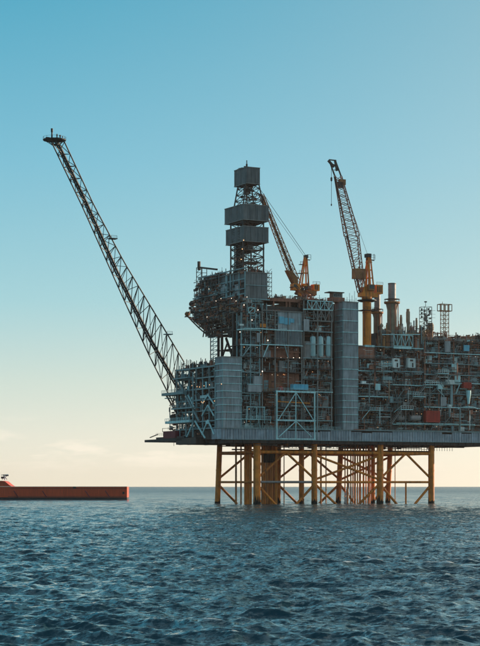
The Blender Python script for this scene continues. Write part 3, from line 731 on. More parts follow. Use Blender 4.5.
# short outside galleries at odd heights that break up the tiers
rg = random.Random(21)
for n_ in range(46):
    px = rg.uniform(360, 492); u = U(px); w = rg.uniform(2.5, 8); z = rg.uniform(z5[0]+1, Z(352, u, 0)); pr = rg.uniform(.5, 1.3)
    if 362 < px < 376 and z > Z(362, u, 0): continue
    if 385 < px < 417 and z > Z(371, u, 0) or 386 < px < 421 and z < Z(409, u, 0) or 455 < px < 473 and Z(407, u, 0) < z < Z(377, u, 0): continue
    if 424 < px < 441 and z < Z(408, u, 0): continue
    m_ = mb(rg.choice(['teal', 'tealdk', 'tealdk', 'white', 'grey', 'brown'])); m_.box((u, -pr, z-.13), (u+w, .9, z+.1))
    if n_ % 3: m_.rail((u, -pr, z+.1), (u+w, -pr, z+.1), r=.06, step=1.3)
    else: m_.box((u+.3, -pr+.1, z+.1), (u+w*rg.uniform(.3, .8), .5, z+rg.uniform(.8, 2.2)))
    part(m_, 'gallery', t)
    h = rg.uniform(2, 11); m_ = mb(rg.choice(['dark', 'brown', 'grey', 'tealdk', 'tan', 'white'])); x = u+rg.uniform(0, w); m_.tube((x, -pr+.2, max(z5[0], z-h)), (x, -pr+.2, z+rg.uniform(0, 3)), rg.uniform(.09, .3), n=8)
    m_.tube((x, -pr+.2, max(z5[0], z-h*.5)), (x+rg.uniform(-6, 6), -pr+.2, max(z5[0], z-h*.5)), rg.uniform(.09, .22), n=8)
    part(m_, 'pipe_run', t)
    if n_ % 2: part(mb(rg.choice(['grey', 'tealdk', 'teal'])).bar((u, -pr+.3, z), (u+rg.choice([-4, 4]), -pr+.3, z-rg.uniform(3, 5)), .2), 'diagonal_brace', t)
# roof of the right block
t = thing('roof_machinery', 'cluttered roof of buff vents, pipes and ducts along the right modules', 'roof machinery', (U(380, 4), 4, Z(345, U(400), 4)))
sk = [(377, 330), (383, 322), (390, 322), (398, 318), (404, 326), (410, 321), (414, 324), (418, 328), (424, 326), (430, 330), (436, 334), (442, 333), (448, 330), (453, 336), (457, 331), (462, 335), (467, 330), (471, 336), (476, 329), (482, 334), (492, 332)]
m_ = MB()
for (p0, y0), (p1, y1) in zip(sk, sk[1:]):
    for j in range(58 if p0 < 436 else 34):
        px = random.uniform(p0, p1); v = random.uniform(2, 16); u = U(px, v); yb = 348 if px < 425 else 342
        z0 = Z(yb+2, u, v); yt = y0+(y1-y0)*(px-p0)/(p1-p0); zt = Z(yt-random.uniform(-8, 4), u, v); h = max(.5, (zt-z0)*random.uniform(.45, 1.0))
        m_.mat(pick(MIXT)); r = random.random()
        if px > 446: h *= .8
        if r < .35: m_.tube((u, v, z0), (u, v, z0+h), random.uniform(.1, .35), n=6)
        elif r < .6: m_.box((u, v, z0), (u+random.uniform(.5, 1.8), v+1.2, z0+h*.8))
        elif r < .8: m_.tube((u, v, z0+h*.8), (u+random.uniform(1, 5), v, z0+h*.8), random.uniform(.08, .3), n=6)
        elif r < .9: m_.lathe((u, v, z0), [(.5, 0), (.6, .2), (.6, h*.7), (.3, h*.8), (.8, h*.82), (.8, h*.88), (.1, h*.95)], 8)
        else: m_.bar((u, v, z0), (u+random.uniform(-2, 2), v, z0+h), .16)
part(m_, 'vents_and_pipes', t, kind='stuff')
for a, b, ya, yb, key in ((376, 394, 333, 347, 'dark'), (394, 425, 334, 347, 'dark'), (425, 440, 337, 343, 'dark'), (455, 461, 338.5, 345, 'tan'), (464, 469, 339.5, 344.5, 'brown'), (473, 478, 336, 345, 'tan'), (484, 490, 338, 346, 'tan')):
    u0, u1 = U(a, 12), U(b, 12)-.2; part(mb(key).box((u0, 12 if key == 'dark' else 5, Z(yb+2, u0, 12)), (u1, 18, Z(ya, u0, 12))), 'housing', t)
for px, ya in ((386.5, 344.5), (396, 318)):
    pass
part(mb('tealdk').rail(P(378, 333, 2), P(418, 333.5, 2)), 'handrail', t)
part(mb('teal').bar(P(382, 334.5, 1.8), P(420, 334.5, 1.8), .3), 'edge_beam', t)
part(mb('tealdk').bar(P(421.5, 326, 1.8), P(421.5, 344, 1.8), .35), 'post', t)
part(mb('teal').rail(P(423, 345, 1), P(436, 345.5, 1), h=2, r=.08), 'handrail', t)
for px, ya, r in ((408, 309, .9), (430.5, 323, 1.5), (401, 315, .6), (416.5, 318, .5)):
    v = 7; u = U(px, v); z0 = Z(340, u, v); z1 = Z(ya, u, v); h = z1-z0
    part(mb('tan').lathe((u, v, z0), [(r*.7, 0), (r*.7, h*.5), (r, h*.6), (r, h*.9), (r*.8, h*.93), (r*.8, h)], 12), 'vent_column', t, smooth=True)

# exhaust stacks
def stack(label, px, r, y0, y1, v, base=True):
    u = U(px, v); z0, z1 = Z(y0, u, v), Z(y1, u, v); t = thing('exhaust_stack', label, 'exhaust stack', (u, v, z0), 'grey exhaust stacks')
    part(mb('stack').lathe((u, v, z0), [(r, 0), (r, z1-z0), (r*.86, z1-z0), (r*.86, z1-z0-1)], 24), 'pipe', t, smooth=True)
    if base:
        zb2 = Z(342, u, v)
        part(mb('tan').lathe((u, v, zb2), [(r*1.25, 0), (r*1.25, (z0-zb2)*.8), (r*1.6, z0-zb2-.8), (r*1.6, z0-zb2)], 12), 'lagged_base', t)
        part(mb('rust').lathe((u, v, z0+.05), [(r*1.9, -.9), (r*2.1, -.6), (r*2.1, 0)], 16), 'platform', t)
        m_ = mb('dark'); [m_.bar((u+r*2*math.cos(a), v+r*2*math.sin(a), z0), (u+r*2*math.cos(a), v+r*2*math.sin(a), z0+1.3), .09) for a in [i*math.pi/6 for i in range(12)]]
        m_.lathe((u, v, z0+1.2), [(r*2.03, 0), (r*2.03, .1)], 16); part(m_, 'guard_rail', t)
        for a in (-2.4, -1.6, -.8):
            part(mb('brown').tube((u+1.6*r*math.cos(a), v+1.6*r*math.sin(a), zb2), (u+1.6*r*math.cos(a), v+1.6*r*math.sin(a), z0-1), .22, n=8), 'side_pipe', t)
    part(mb('dark').lathe((u, v, z1-.5), [(r*1.05, 0), (r*1.05, .4)], 24), 'rim', t)
    for k in (.35, .65): part(mb('grey').lathe((u, v, z0+(z1-z0)*k), [(r*1.03, 0), (r*1.03, .15)], 24), 'joint_ring', t)
stack('upright grey exhaust stack on a buff lagged base standing free against the sky', 392, 1.75, 302, 283.2, 6)
stack('grey exhaust stack half hidden right behind the large yellow crane pedestal', 377.2, 1.35, 312, 293.5, 14)
# masts
t = thing('lattice_mast', 'rust-brown lattice tower with a wide box head on the right roof', 'lattice mast', (U(444.5, 6), 6, Z(340, U(444), 6)))
w = 1.35; uu = U(444.6, 6); z0, z1 = Z(340, uu, 6), Z(304.5, uu, 6)
for a, b in ((-w, -w), (w, -w), (-w, w), (w, w)): part(mb('rust').bar((uu+a, 6+b, z0), (uu+a, 6+b, z1), .24), 'corner_post', t)
k = 7
for i in range(k+1):
    z = z0+(z1-3-z0)*i/k
    for p, q in (((-w,-w),(w,-w)), ((w,-w),(w,w)), ((w,w),(-w,w)), ((-w,w),(-w,-w))):
        part(mb('rust').bar((uu+p[0], 6+p[1], z), (uu+q[0], 6+q[1], z), .16), 'crossbar', t)
        if i < k: part(mb('rust').bar((uu+p[0], 6+p[1], z), (uu+q[0], 6+q[1], z+(z1-3-z0)/k), .11), 'lacing', t)
m_ = mb('rust')
for z in (z1-3, z1): 
    for a in (-1, 1): m_.bar((uu-2.9, 6+a*1.6, z), (uu+2.9, 6+a*1.6, z), .28); m_.bar((uu+a*2.9, 4.4, z), (uu+a*2.9, 7.6, z), .28)
for a in (-2.9, -w, w, 2.9):
    for b in (4.4, 7.6): m_.bar((uu+a, b, z1-3), (uu+a, b, z1), .25)
m_.bar((uu-1.2, 6, z1), (uu-1.2, 6, z1+1.2), .15)
part(m_, 'box_head', t)
t = thing('antenna_mast', 'dark scaffold antenna mast left of the rusty lattice tower', 'antenna mast', (U(425.5, 6), 6, Z(335, U(425), 6)))
uu = U(425.6, 6); z0, z1 = Z(336, uu, 6), Z(307, uu, 6); w = 2.0
for a, b in ((-w, -w), (w, -w), (-w, w), (w, w)): part(mb('dark').bar((uu+a, 6+b, z0), (uu+a, 6+b, z1), .2), 'corner_post', t)
m_ = mb('dark')
for i in range(9):
    z = z0+(z1-z0)*i/8; 
    for b in (-w, w): m_.bar((uu-w, 6+b, z), (uu+w, 6+b, z), .13); m_.bar((uu+b, 6-w, z), (uu+b, 6+w, z), .13)
    if i < 8: m_.bar((uu-w, 6-w, z), (uu+w, 6-w, z+(z1-z0)/8), .12); m_.bar((uu+w, 6+w, z), (uu-w, 6+w, z+(z1-z0)/8), .12)
    if i in (5, 6, 7): m_.bar((uu-4, 4, z), (uu+4, 4, z), .1); m_.box((uu-3.8, 3.8, z-.4), (uu-3.2, 4.2, z+.6))
part(m_, 'lacing', t)
part(mb('dark').bar((uu, 6, z1), (uu, 6, z1+2.2), .16), 'antenna', t); part(mb('black').box((uu-.5, 5.6, z1+2.1), (uu+.5, 6.4, z1+2.6)), 'lamp_head', t)
m_ = mb('grey')
for i in range(40):
    z = z0+random.random()*(z1-z0)*.9; u = uu+random.uniform(-w, w); m_.box((u, 5, z), (u+random.uniform(.2, .8), 6, z+random.uniform(.3, 1)))
part(m_, 'equipment', t, kind='stuff')

# white cabinets, containers, vessels
for px, w_ in (('first', (392.8, 399.8)), ('second', (407.8, 415.6))):
    box_thing('white_cabinet', ('left' if px == 'first' else 'right')+' of two white equipment cabinets with dark vents standing inside the brown process module', 'cabinet', w_[0], w_[1], 358.3, 367.8, .2, 2.2, 'white', 'pair of white cabinets', ribs=False)
    tt = [o for o in bpy.data.objects if o.name.startswith('white_cabinet')][-1]
    um = U((w_[0]+w_[1])/2, .2); part(mb('dark').box((um-.9, .08, Z(361.3, um, 0)), (um+.7, .125, Z(359.6, um, 0))), 'vent', tt)
box_thing('container', 'large square red container on the lower deck left of the far right module', 'container', 426, 440.2, 410.7, 422.2, -.8, 3.0, 'red', door=False)
box_thing('container', 'small red container high on the far right module above the teal hopper', 'container', 463.6, 471.6, 382.3, 388.2, -.4, 2.0, 'red', door=False)
for i, (a, b) in enumerate(((396.5, 404), (409, 420.3))):
    v = .3; u0, u1 = U(a, v), U(b, v); z0 = Z(422, u0, v)
    t = thing('pressure_vessel', ['short', 'long'][i]+' grey lying vessel on saddles on the lower deck under the zigzag stair', 'pressure vessel', (u0, v, z0), 'grey lying vessels')
    r = 1.3; part(mb('stack').tube((u0+.5, v, z0+r+.5), (u1-.5, v, z0+r+.5), r, n=20), 'shell', t, smooth=True)
    for s, a_ in ((-1, u0+.5), (1, u1-.5)):
        part(mb('stack').tube((a_, v, z0+r+.5), (a_+s*.45, v, z0+r+.5), r*.98, r*.55, n=20), 'end_cap', t, smooth=True)
    for q in (.25, .75): part(mb('dark').box((u0+(u1-u0)*q-.3, v-1, z0), (u0+(u1-u0)*q+.3, v+1, z0+.9)), 'saddle', t)
    for q in (.3, .5, .7): part(mb('grey').tube((u0+(u1-u0)*q, v, z0+2*r+.4), (u0+(u1-u0)*q, v, z0+2*r+1.2), .15), 'nozzle', t)
# zigzag stair climbing to the right
t = thing('zigzag_stair', 'outside steel stair with pale railed landings stepping up to the right', 'stairs', (U(400, -1), -1, zT))
lands = [(389.5, 399, 424.0), (400.3, 412.3, 409.4), (412.6, 425, 396.6), (424.6, 438, 384.6), (437, 448, 373.4)]
pts = []
for i, (a, b, y) in enumerate(lands):
    um = U((a+b)/2, -1); z = Z(y, um, -1); ua, ub = U(a, -1), U(b, -1); pts.append((ua, ub, z))
    if i: part(mb('teal').box((ua, -1.8, z-.25), (ub, .7, z+.12)), 'landing', t)
    if i: part(mb('white').rail((ua, -1.8, z+.12), (ub, -1.8, z+.12), h=1.5, r=.085, step=1.1), 'railing', t)
for (a0, b0, z0), (a1, b1, z1) in zip(pts, pts[1:]):
    m_ = mb('grey'); s0, s1 = Vector((b0-4.2, -1.4, z0)), Vector((a1+.4, -1.4, z1))
    for dv in (-.3, 1.0):
        m_.bar(s0+Vector((0, dv, 0)), s1+Vector((0, dv, 0)), .12, .32); m_.bar(s0+Vector((0, dv, 1.1)), s1+Vector((0, dv, 1.1)), .09)
    part(m_, 'stringer', t)
    st = 14
    m_ = mb('grey')
    for j in range(st): p = s0.lerp(s1, (j+.5)/st); m_.box((p.x-.2, -1.65, p.z-.03), (p.x+.2, -.45, p.z+.03))
    part(m_, 'treads', t)
for a in (390, 400.5, 405): part(mb('grey').bar((U(a, -1), -1.7, zT), (U(a, -1), -1.7, Z(410, U(a, -1), -1)), .2), 'post', t)

# ---------------------------------------------------------------- drilling module
uN = U(245, 2)                               # left side plane of the drilling block
zd0 = Z(298, uN, 2); zd1 = Z(271.5, uN, 2)
t = thing('drilling_module', 'grey drilling block on a stepped overhanging underframe beneath the clad derrick', 'module', (uN, 2, zd0))
uE2 = U(267.3, 2)
# clad block under the derrick
for i in range(4):
    for j in range(2):
        a, b = uN+(uE2-uN)*i/4+.05, uN+(uE2-uN)*(i+1)/4-.05; c, d = zd0+(zd1-zd0)*j/2+.08, zd0+(zd1-zd0)*(j+1)/2-.08
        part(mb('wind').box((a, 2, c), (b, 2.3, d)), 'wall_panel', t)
vL = V(219, uN)                               # left face: clad part from vL to near corner
part(mb('dark').box((uN+.6, 2.5, zd0), (uE2-.2, vL+18, zd1-.3)), 'inner_block', t)
part(mb('grey').box((uN-1, 1.6, zd1-.29), (uE2+.5, vL+16, zd1)), 'roof', t)
part(mb('tealdk').box((uN-.2, 1.7, (zd0+zd1)/2-.2), (uE2+.2, 1.95, (zd0+zd1)/2+.2)), 'edge_beam', t)
part(mb('tealdk').box((uN-1, 1.6, zd0-.5), (uE2+1, 1.95, zd0)), 'edge_beam', t)
for px, w_ in ((245, .3), (239.3, .35), (233.5, .25), (230.6, .45), (227, .8), (219, .3), (211, .25), (205, .3)):
    v = V(px, uN-.5); part(mb('tealdk').box((uN-.5-w_/2, v-w_, zd0), (uN-.5+w_/2, v+w_, zd1)), 'post', t)
for y, a, b in ((272.5, 198, 245.5), (283, 210, 244.5), (297.5, 195, 245.5), (291, 198, 226)):
    z = Z(y, uN, 20); part(mb('tealdk').box((uN-.7, V(b, uN-.6), z-.25), (uN-.3, V(a, uN-.6), z+.25)), 'side_beam', t)
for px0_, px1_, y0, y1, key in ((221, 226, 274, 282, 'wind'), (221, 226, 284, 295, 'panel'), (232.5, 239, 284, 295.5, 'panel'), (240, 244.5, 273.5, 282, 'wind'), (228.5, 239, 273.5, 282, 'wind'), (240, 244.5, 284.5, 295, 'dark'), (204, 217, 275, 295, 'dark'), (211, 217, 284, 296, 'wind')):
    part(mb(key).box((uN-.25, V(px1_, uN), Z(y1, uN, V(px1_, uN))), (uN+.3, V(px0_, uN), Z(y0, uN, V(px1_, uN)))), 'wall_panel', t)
m_ = MB()
for i in range(380):                          # clutter on the left side, pipes and scaffolding
    m_.mat(pick([('dark', 9), ('brown', 3), ('grey', 2.5), ('tealdk', 2)])); px = random.uniform(198, 245) if random.random() < .22 else random.uniform(198, 222); v = V(px, uN); u = uN+random.uniform(-1.6, 0)
    z = random.uniform(zd0, zd1+random.random()*1.5); r = random.random()
    if r < .4: m_.tube((u, v, z), (u, min(v+random.uniform(1, 7), V(197, uN)), z), random.uniform(.07, .22), n=5)
    elif r < .75: m_.tube((u, v, max(zd0, z-random.uniform(1, 5))), (u, v, z), random.uniform(.07, .25), n=5)
    else: m_.box((u, v, z-.5), (u+.8, v+random.uniform(.5, 2), z+.5))
part(m_, 'side_pipework', t, kind='stuff')
# scaffold stair and boom post at far left top
m_ = mb('dark'); va, vb = V(202, uN), V(196.5, uN)
for v in (va, vb):
    for du in (0, 2.4): m_.bar((uN+du, v, Z(304, uN, v)), (uN+du, v, Z(267.5, uN, v)), .24)
for i in range(8):
    y = 268+i*4.6
    for du in (0, 2.4): m_.bar((uN+du, va, Z(y, uN, va)), (uN+du, vb, Z(y, uN, vb)), .22)
    m_.bar((uN, va, Z(y, uN, va)), (uN, vb, Z(y+4.6, uN, vb)), .16)
part(m_, 'scaffold_stair', t)
m_ = mb('dark'); v = V(199, uN); m_.tube(Q(199, 270, uN), Q(199, 261.5, uN), .75, n=8); m_.bar(Q(198, 267.3, uN), Q(217, 269.5, uN), .7, .8)
part(m_, 'crane_post', t)
m_ = mb('tealdk'); m_.bar(Q(194, 296, uN), Q(205, 296, uN), .3); m_.rail(Q(194, 296, uN), Q(205, 296, uN)); m_.bar(Q(194.5, 290, uN), Q(194.5, 298, uN), .2)
part(m_, 'outer_landing', t)
# stepped underframe
m_ = mb('dark'); steps = [(300, 190, 306, 262), (306, 187, 311, 262), (311, 191, 315.5, 262), (315.5, 192, 319, 250)]
for y0, a, y1, b in steps:
    v1 = V(a, uN); part(mb('dark').box((uN-random.uniform(0, 1), 3, Z(y1, uN, 20)), (uN+8, v1-8, Z(y0, uN, 20))), 'underframe_tier', t)
for y, a, b in ((299, 193, 245), (305.5, 192, 236), (312, 190, 240), (318, 209, 236)):
    m_ = mb('brown' if y in (305.5,) else 'tealdk'); vv = V(a, uN-1); p, q = Q(a, y, uN-1), Q(b, y, uN-1); q.z = p.z; m_.bar(p, q, .45)
    part(m_, 'edge_beam', t)
m_ = MB()
for i in range(700):
    m_.mat(pick([('dark', 6), ('brown', 5), ('rust', 1.2), ('grey', 3), ('tan', .8), ('tealdk', 1)])); y = random.uniform(299, 320); a0 = 188+abs(y-309)*.6
    px = random.uniform(a0, 246); u = uN+random.uniform(-2, -.2); p = Q(px, y, u); r = random.random()
    L2 = random.uniform(.6, 5)
    if r < .45: m_.tube(p, (p.x, max(3, p.y-L2), p.z), random.uniform(.08, .28), n=5)
    elif r < .75: m_.bar(p, (p.x, p.y, p.z-min(L2, 2.5)), random.uniform(.1, .3))
    else: m_.box(p, (p.x+.8, p.y-random.uniform(.5, 2.2), p.z+random.uniform(.4, 1.2)))
part(m_, 'underframe_clutter', t, kind='stuff')
m_ = MB()                                     # inclined open underframe below (184,315) - (208,336)
low = [(186, 314.5), (192, 321), (199, 328), (206, 334), (212, 337)]
for (a, ya), (b, yb) in zip(low, low[1:]):
    for du in (0, 5, 11): m_.mat('dark').bar(Q(a, ya, uN+du), Q(b, yb, uN+du), .45)
for i in range(26):
    k = i/25; px = 187+25*k; yb = 315.5+21.5*k
    for du in (0, 5, 11): m_.mat(pick([('dark', 4), ('brown', 2)])).bar(Q(px, yb, uN+du), Q(px+random.uniform(-3, 4), 317, uN+du), random.uniform(.2, .36))
    m_.bar(Q(px, yb, uN), Q(px, yb, uN+11), .2)
for y in (322, 327, 332, 336):
    px0_ = 192+(y-321)*1.15
    for du in (0, 6, 12):
        p, q = Q(px0_, y, uN+du), Q(240, y, uN+du); q.z = p.z; m_.mat('dark').bar(p, q, .42)
for px in range(206, 242, 4):
    for du in (0, 6): m_.mat('dark').bar(Q(px, 319, uN+du), Q(px+random.choice([-3, 0, 3]), 337, uN+du), .4)
for i in range(240):
    px = random.uniform(205, 244); y = random.uniform(319, 338); u = uN+random.uniform(0, 10); p = Q(px, y, u)
    m_.mat(pick([('dark', 6), ('brown', 3), ('tealdk', 2), ('grey', 2), ('rust', .6)]))
    if random.random() < .5: m_.box(p, p+Vector((1, random.uniform(-3, -.5), random.uniform(.3, 1.3))))
    else: m_.tube(p, p+Vector((0, random.uniform(-7, -1), 0)), random.uniform(.1, .3), n=5)
part(m_, 'open_underframe', t)
part(mb('rust').lathe(Q(187.3, 314.2, uN-1)-Vector((0, 0, 1)), [(.4, 0), (1.1, .5), (1.2, 1.4), (.6, 2.1)], 12), 'orange_float', t, smooth=True)
m_ = mb('dark'); m_.lathe(Q(192, 304, uN-1)-Vector((0, 0, 1)), [(.8, 0), (1.4, .5), (1.4, 1.4), (.6, 2.4)], 10); m_.lathe(Q(192.5, 311.5, uN-1)-Vector((0, 0, 1)), [(.8, 0), (1.2, .5), (1.2, 1.2), (.5, 2.0)], 10)
m_.bar(Q(187, 313, uN-1), Q(200, 308, uN-1), .5); m_.bar(Q(191, 305, uN-1), Q(204, 305, uN-1), .5)
part(m_, 'overhang_equipment', t)
lamps(t, [Q(px, y, uN-2.2) for px, y in ((221, 298.6), (231.5, 298.4), (247, 297), (207, 317), (216, 301), (209, 289), (236, 301), (190, 312))], 'lampc', .15)
# support legs between underframe and deck
for px, y0, y1, w_ in ((210.6, 337, 400, .35), (213.2, 337, 366, .2), (218.5, 336, 362, .9), (222, 336, 358, .9)):
    for du in (0, 8):
        p, q = Q(px, y0, uN+du), Q(px, y1, uN+du); part(mb('dark' if w_ > .3 else 'tealdk').bar(p, (q.x, p.y, q.z), w_), 'support_leg', t)
for a, b, w_ in (((226, 338), (233, 358), .8), ((239, 338), (231, 358), .8), ((228, 341), (222.5, 357), .5), ((236, 338), (240, 358), .55)):
    p, q = Q(a[0], a[1], uN+2), Q(b[0], b[1], uN+2); part(mb('dark').bar(p, q, w_), 'support_strut', t)
m_ = mb('tealdk')
for i in range(7):
    y = 338+i*4.2
    p, q = Q(210.6, y, uN), Q(218, y, uN); q.z = p.z; m_.bar(p, q, .28); p2 = Q(210.6, y+4.2, uN); m_.bar(q, p2, .18)
part(m_, 'ladder_frame', t); m_ = MB()
for i in range(90):
    px = random.uniform(235, 246); y = random.uniform(336, 362); p = Q(px, y, uN+random.uniform(0, 5)); m_.mat(pick(MIXL)); m_.bar(p, p+Vector((0, random.uniform(-6, -2), 0)), .25) if i % 2 else m_.bar(p, p+Vector((0, 0, random.uniform(2, 5))), .25)
part(m_, 'pipework', t, kind='stuff')

# the derrick
t = thing('derrick', 'tall lattice drilling derrick wrapped in three grey windwall boxes', 'derrick', (U(243, 4), 4, zd1))
vd = 4.0
def sq(pxc, pxr, pxl):                       # near corner, right and left limits -> u0,u1,v0,v1
    u0 = U(pxc, vd); return u0, U(pxr, vd), vd, V(pxl, u0)
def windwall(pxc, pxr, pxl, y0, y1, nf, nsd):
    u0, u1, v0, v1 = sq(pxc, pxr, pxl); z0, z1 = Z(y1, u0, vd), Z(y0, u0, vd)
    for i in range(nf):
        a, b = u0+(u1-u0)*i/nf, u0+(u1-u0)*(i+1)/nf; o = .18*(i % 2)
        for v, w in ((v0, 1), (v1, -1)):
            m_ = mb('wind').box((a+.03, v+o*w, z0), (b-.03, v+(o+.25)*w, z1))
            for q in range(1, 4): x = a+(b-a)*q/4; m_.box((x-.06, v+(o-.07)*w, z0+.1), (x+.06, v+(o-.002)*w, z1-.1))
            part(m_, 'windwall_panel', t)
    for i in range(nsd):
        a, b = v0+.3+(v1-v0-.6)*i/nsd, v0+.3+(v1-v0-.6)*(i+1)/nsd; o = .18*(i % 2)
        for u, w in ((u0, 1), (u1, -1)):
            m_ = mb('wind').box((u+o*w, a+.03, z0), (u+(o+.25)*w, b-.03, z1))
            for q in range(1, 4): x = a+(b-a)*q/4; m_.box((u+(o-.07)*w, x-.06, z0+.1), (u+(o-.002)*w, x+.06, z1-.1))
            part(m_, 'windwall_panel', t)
    part(mb('dark').box((u0+.5, v0+.5, z0+.6), (u1-.5, v1-.5, z0+.9)), 'walkway_floor', t)
    m_ = mb('grey'); 
    for p, q in (((u0, v0), (u1, v0)), ((u0, v0), (u0, v1)), ((u1, v0), (u1, v1)), ((u0, v1), (u1, v1))):
        m_.bar((p[0], p[1], z1), (q[0], q[1], z1), .3)
    part(m_, 'edge_trim', t); m_ = mb('grey')
    for p, q in (((u0, v0), (u1, v0)), ((u0, v0), (u0, v1)), ((u1, v0), (u1, v1)), ((u0, v1), (u1, v1))): m_.bar((p[0], p[1], z0), (q[0], q[1], z0), .3)
    part(m_, 'edge_trim', t)
    return u0, u1, v0, v1, z0, z1
w1 = windwall(246.5, 260, 234.2, 166.8, 183, 3, 4)
w2 = windwall(243.2, 268.9, 224.6, 203.8, 219.3, 7, 6)
w3 = windwall(243.6, 268.6, 225.8, 225.8, 240.8, 7, 6)
def mast_sec(b0, b1, z0, z1, n, key='dark', r=.3):
    (a0, a1, c0, c1), (e0, e1, g0, g1) = b0, b1
    cb = [Vector((a0, c0, z0)), Vector((a1, c0, z0)), Vector((a1, c1, z0)), Vector((a0, c1, z0))]
    ct = [Vector((e0, g0, z1)), Vector((e1, g0, z1)), Vector((e1, g1, z1)), Vector((e0, g1, z1))]
    for p, q in zip(cb, ct): part(mb(key).bar(p, q, r*1.7), 'corner_leg', t)
    for i in range(n):
        k0, k1 = i/n, (i+1)/n
        for j in range(4):
            p0, q0 = cb[j].lerp(ct[j], k0), cb[(j+1) % 4].lerp(ct[(j+1) % 4], k0); p1, q1 = cb[j].lerp(ct[j], k1), cb[(j+1) % 4].lerp(ct[(j+1) % 4], k1)
            part(mb(key).bar(p0, q0, r), 'girt', t)
            part(mb(key).bar(p0, q1, r*.8), 'cross_brace', t); part(mb(key).bar(q0, p1, r*.8), 'cross_brace', t)
bL = sq(244.2, 264.6, 230.8); bM = (*sq(244.4, 265, 233.5)[:2], vd+1.0, V(233.8, bL[0])); bT = (U(247, vd), U(259.5, vd), vd+1, V(238.5, U(247, vd)))
bL = (bL[0], bL[1], vd+1, bL[3])
mast_sec(bL, bL, zd1, w3[4]+1, 4); mast_sec(bL, bL, w3[4]+1, w2[5], 4); mast_sec(bM, bT, w2[5]-.5, w1[4]+1, 4, r=.26)
m_ = mb('dark')                               # pipe setback and racking in the lower mast
zr0 = zd1
for i in range(26):
    u = bL[0]+random.uniform(.3, 2.2); v = bL[2]+.5+(bL[3]-bL[2]-1)*.8*i/26+1; m_.tube((u, v, zr0), (u, v, w3[4]+2), .2, n=5)
part(m_, 'racked_pipes', t)
m_ = mb('dark'); uc, vc = (bL[0]+bL[1])/2, (bL[2]+bL[3])/2
m_.box((uc-1.3, vc-1, w1[4]-3.5), (uc+1.3, vc+1, w1[4]-1)); m_.tube((uc, vc, zd1+9), (uc, vc, w1[4]-3.5), .28, n=6); m_.box((uc-1.2, vc-1.2, zd1+9), (uc+1.2, vc+1.2, zd1+12.5))
for s in (-.8, .8): m_.bar((uc+s, vc, zd1+2), (uc+s, vc, w1[4]), .18)
part(m_, 'travelling_block', t)
m_ = MB()
for i in range(150):
    m_.mat(pick([('dark', 6), ('grey', 3), ('brown', 2), ('rust', 1)])); z = random.uniform(zd1, w1[4]); k = max(0, (z-w2[5])/(w1[4]-w2[5])); u = bL[0]+(bT[0]-bL[0])*k+random.random()*((bL[1]-bL[0])*(1-k)+(bT[1]-bT[0])*k)
    v = random.uniform(bL[2]+1, bL[3]-3); r = random.random()
    if r < .4: m_.bar((u, v, z), (u, v+random.uniform(-2, 2), z+random.uniform(.8, 3)), .16)
    elif r < .7: m_.bar((u, v, z), (min(u+3, bL[1]-.5), v, z), .14)
    else: m_.box((u, v, z), (min(u+1, bL[1]-.2), v+.8, z+random.uniform(.3, 1)))
part(m_, 'mast_clutter', t, kind='stuff')
for y in (248.5, 261): 
    z = Z(y, bL[0], vd); part(mb('grey').box((bL[0]+2.6, bL[2]+1.2, z), (bL[1]+.1, bL[3]-1, z+.35)), 'monkey_board', t); part(mb('grey').rail((bL[0]+2.6, bL[2]-.2, z+.3), (bL[1]+.3, bL[2]-.2, z+.3), r=.08), 'handrail', t)
m_ = mb('dark'); um, vm = w1[0]+1.2, w1[2]+2; zt = w1[5]
m_.bar((um, vm, zt-1), (um, vm, zt+3.2), .3); m_.bar((um-.02, vm-.02, zt-1), (um-.02, vm-.02, zt+1.6), .6)
for i in range(7): a = w1[3]-1.5-i*1.25; m_.box((w1[0]+1, a, zt-.6), (w1[0]+2, a+.8, zt+.35+random.random()*.7))
m_.bar((w1[0]+1, w1[3]-1, zt+.5), (w1[0]+1, w1[2]+3, zt+.3), .2)
part(m_, 'crown_equipment', t)
lamps(t, [(w3[0]-.2, w3[2]-.4, w3[4]+.2), (bL[0]-.4, bL[2], Z(249, 14, vd)), (bL[0]-.4, bL[2]+1, Z(259, 14, vd)), (bL[0], bL[2], Z(268, 14, vd))], 'lampw', .2)
t2 = thing('drill_floor_equipment', 'low clutter of machines and rails around the foot of the derrick', 'machinery', (uN, 3, zd1))
m_ = MB()
for i in range(330):
    m_.mat(pick(MIXD)); v = random.uniform(2.5, 40); u = uN+random.uniform(-.5, 9 if v < 20 else 3); h = random.random()**2*3.2+.2; r = random.random()
    if v > 38: h *= .5
    if r < .5: m_.bar((u, v, zd1), (u, v, zd1+h), random.uniform(.12, .3))
    elif r < .8: m_.box((u, v, zd1), (u+random.uniform(.4, 1.5), v+random.uniform(.5, 2), zd1+h*.6))
    else: m_.tube((u, v, zd1+h*.6), (u, v+random.uniform(1, 5), zd1+h*.6), .16, n=5)
part(m_, 'machines', t2, kind='stuff')
part(mb('dark').rail((uN-.8, 2, zd1), (uN-.8, 42, zd1)), 'handrail', t2); part(mb('dark').rail((uN-.8, 1.8, zd1), (uE2, 1.8, zd1)), 'handrail', t2)
m_ = mb('tealdk')
for i in range(5): v = V(222-i*1.3, uN); m_.bar((uN, v, zd1), (uN, v, zd1+random.uniform(2, 5)), .14)
part(m_, 'antennas', t2)
m_ = mb('dark'); ua = U(269.5, 2.5)          # scaffold stair at the right side of the block
for u in (ua-1.1, ua+1.1): m_.bar((u, 2.5, zd0), (u, 2.5, zd1+1), .16); m_.bar((u, 5, zd0), (u, 5, zd1+1), .16)
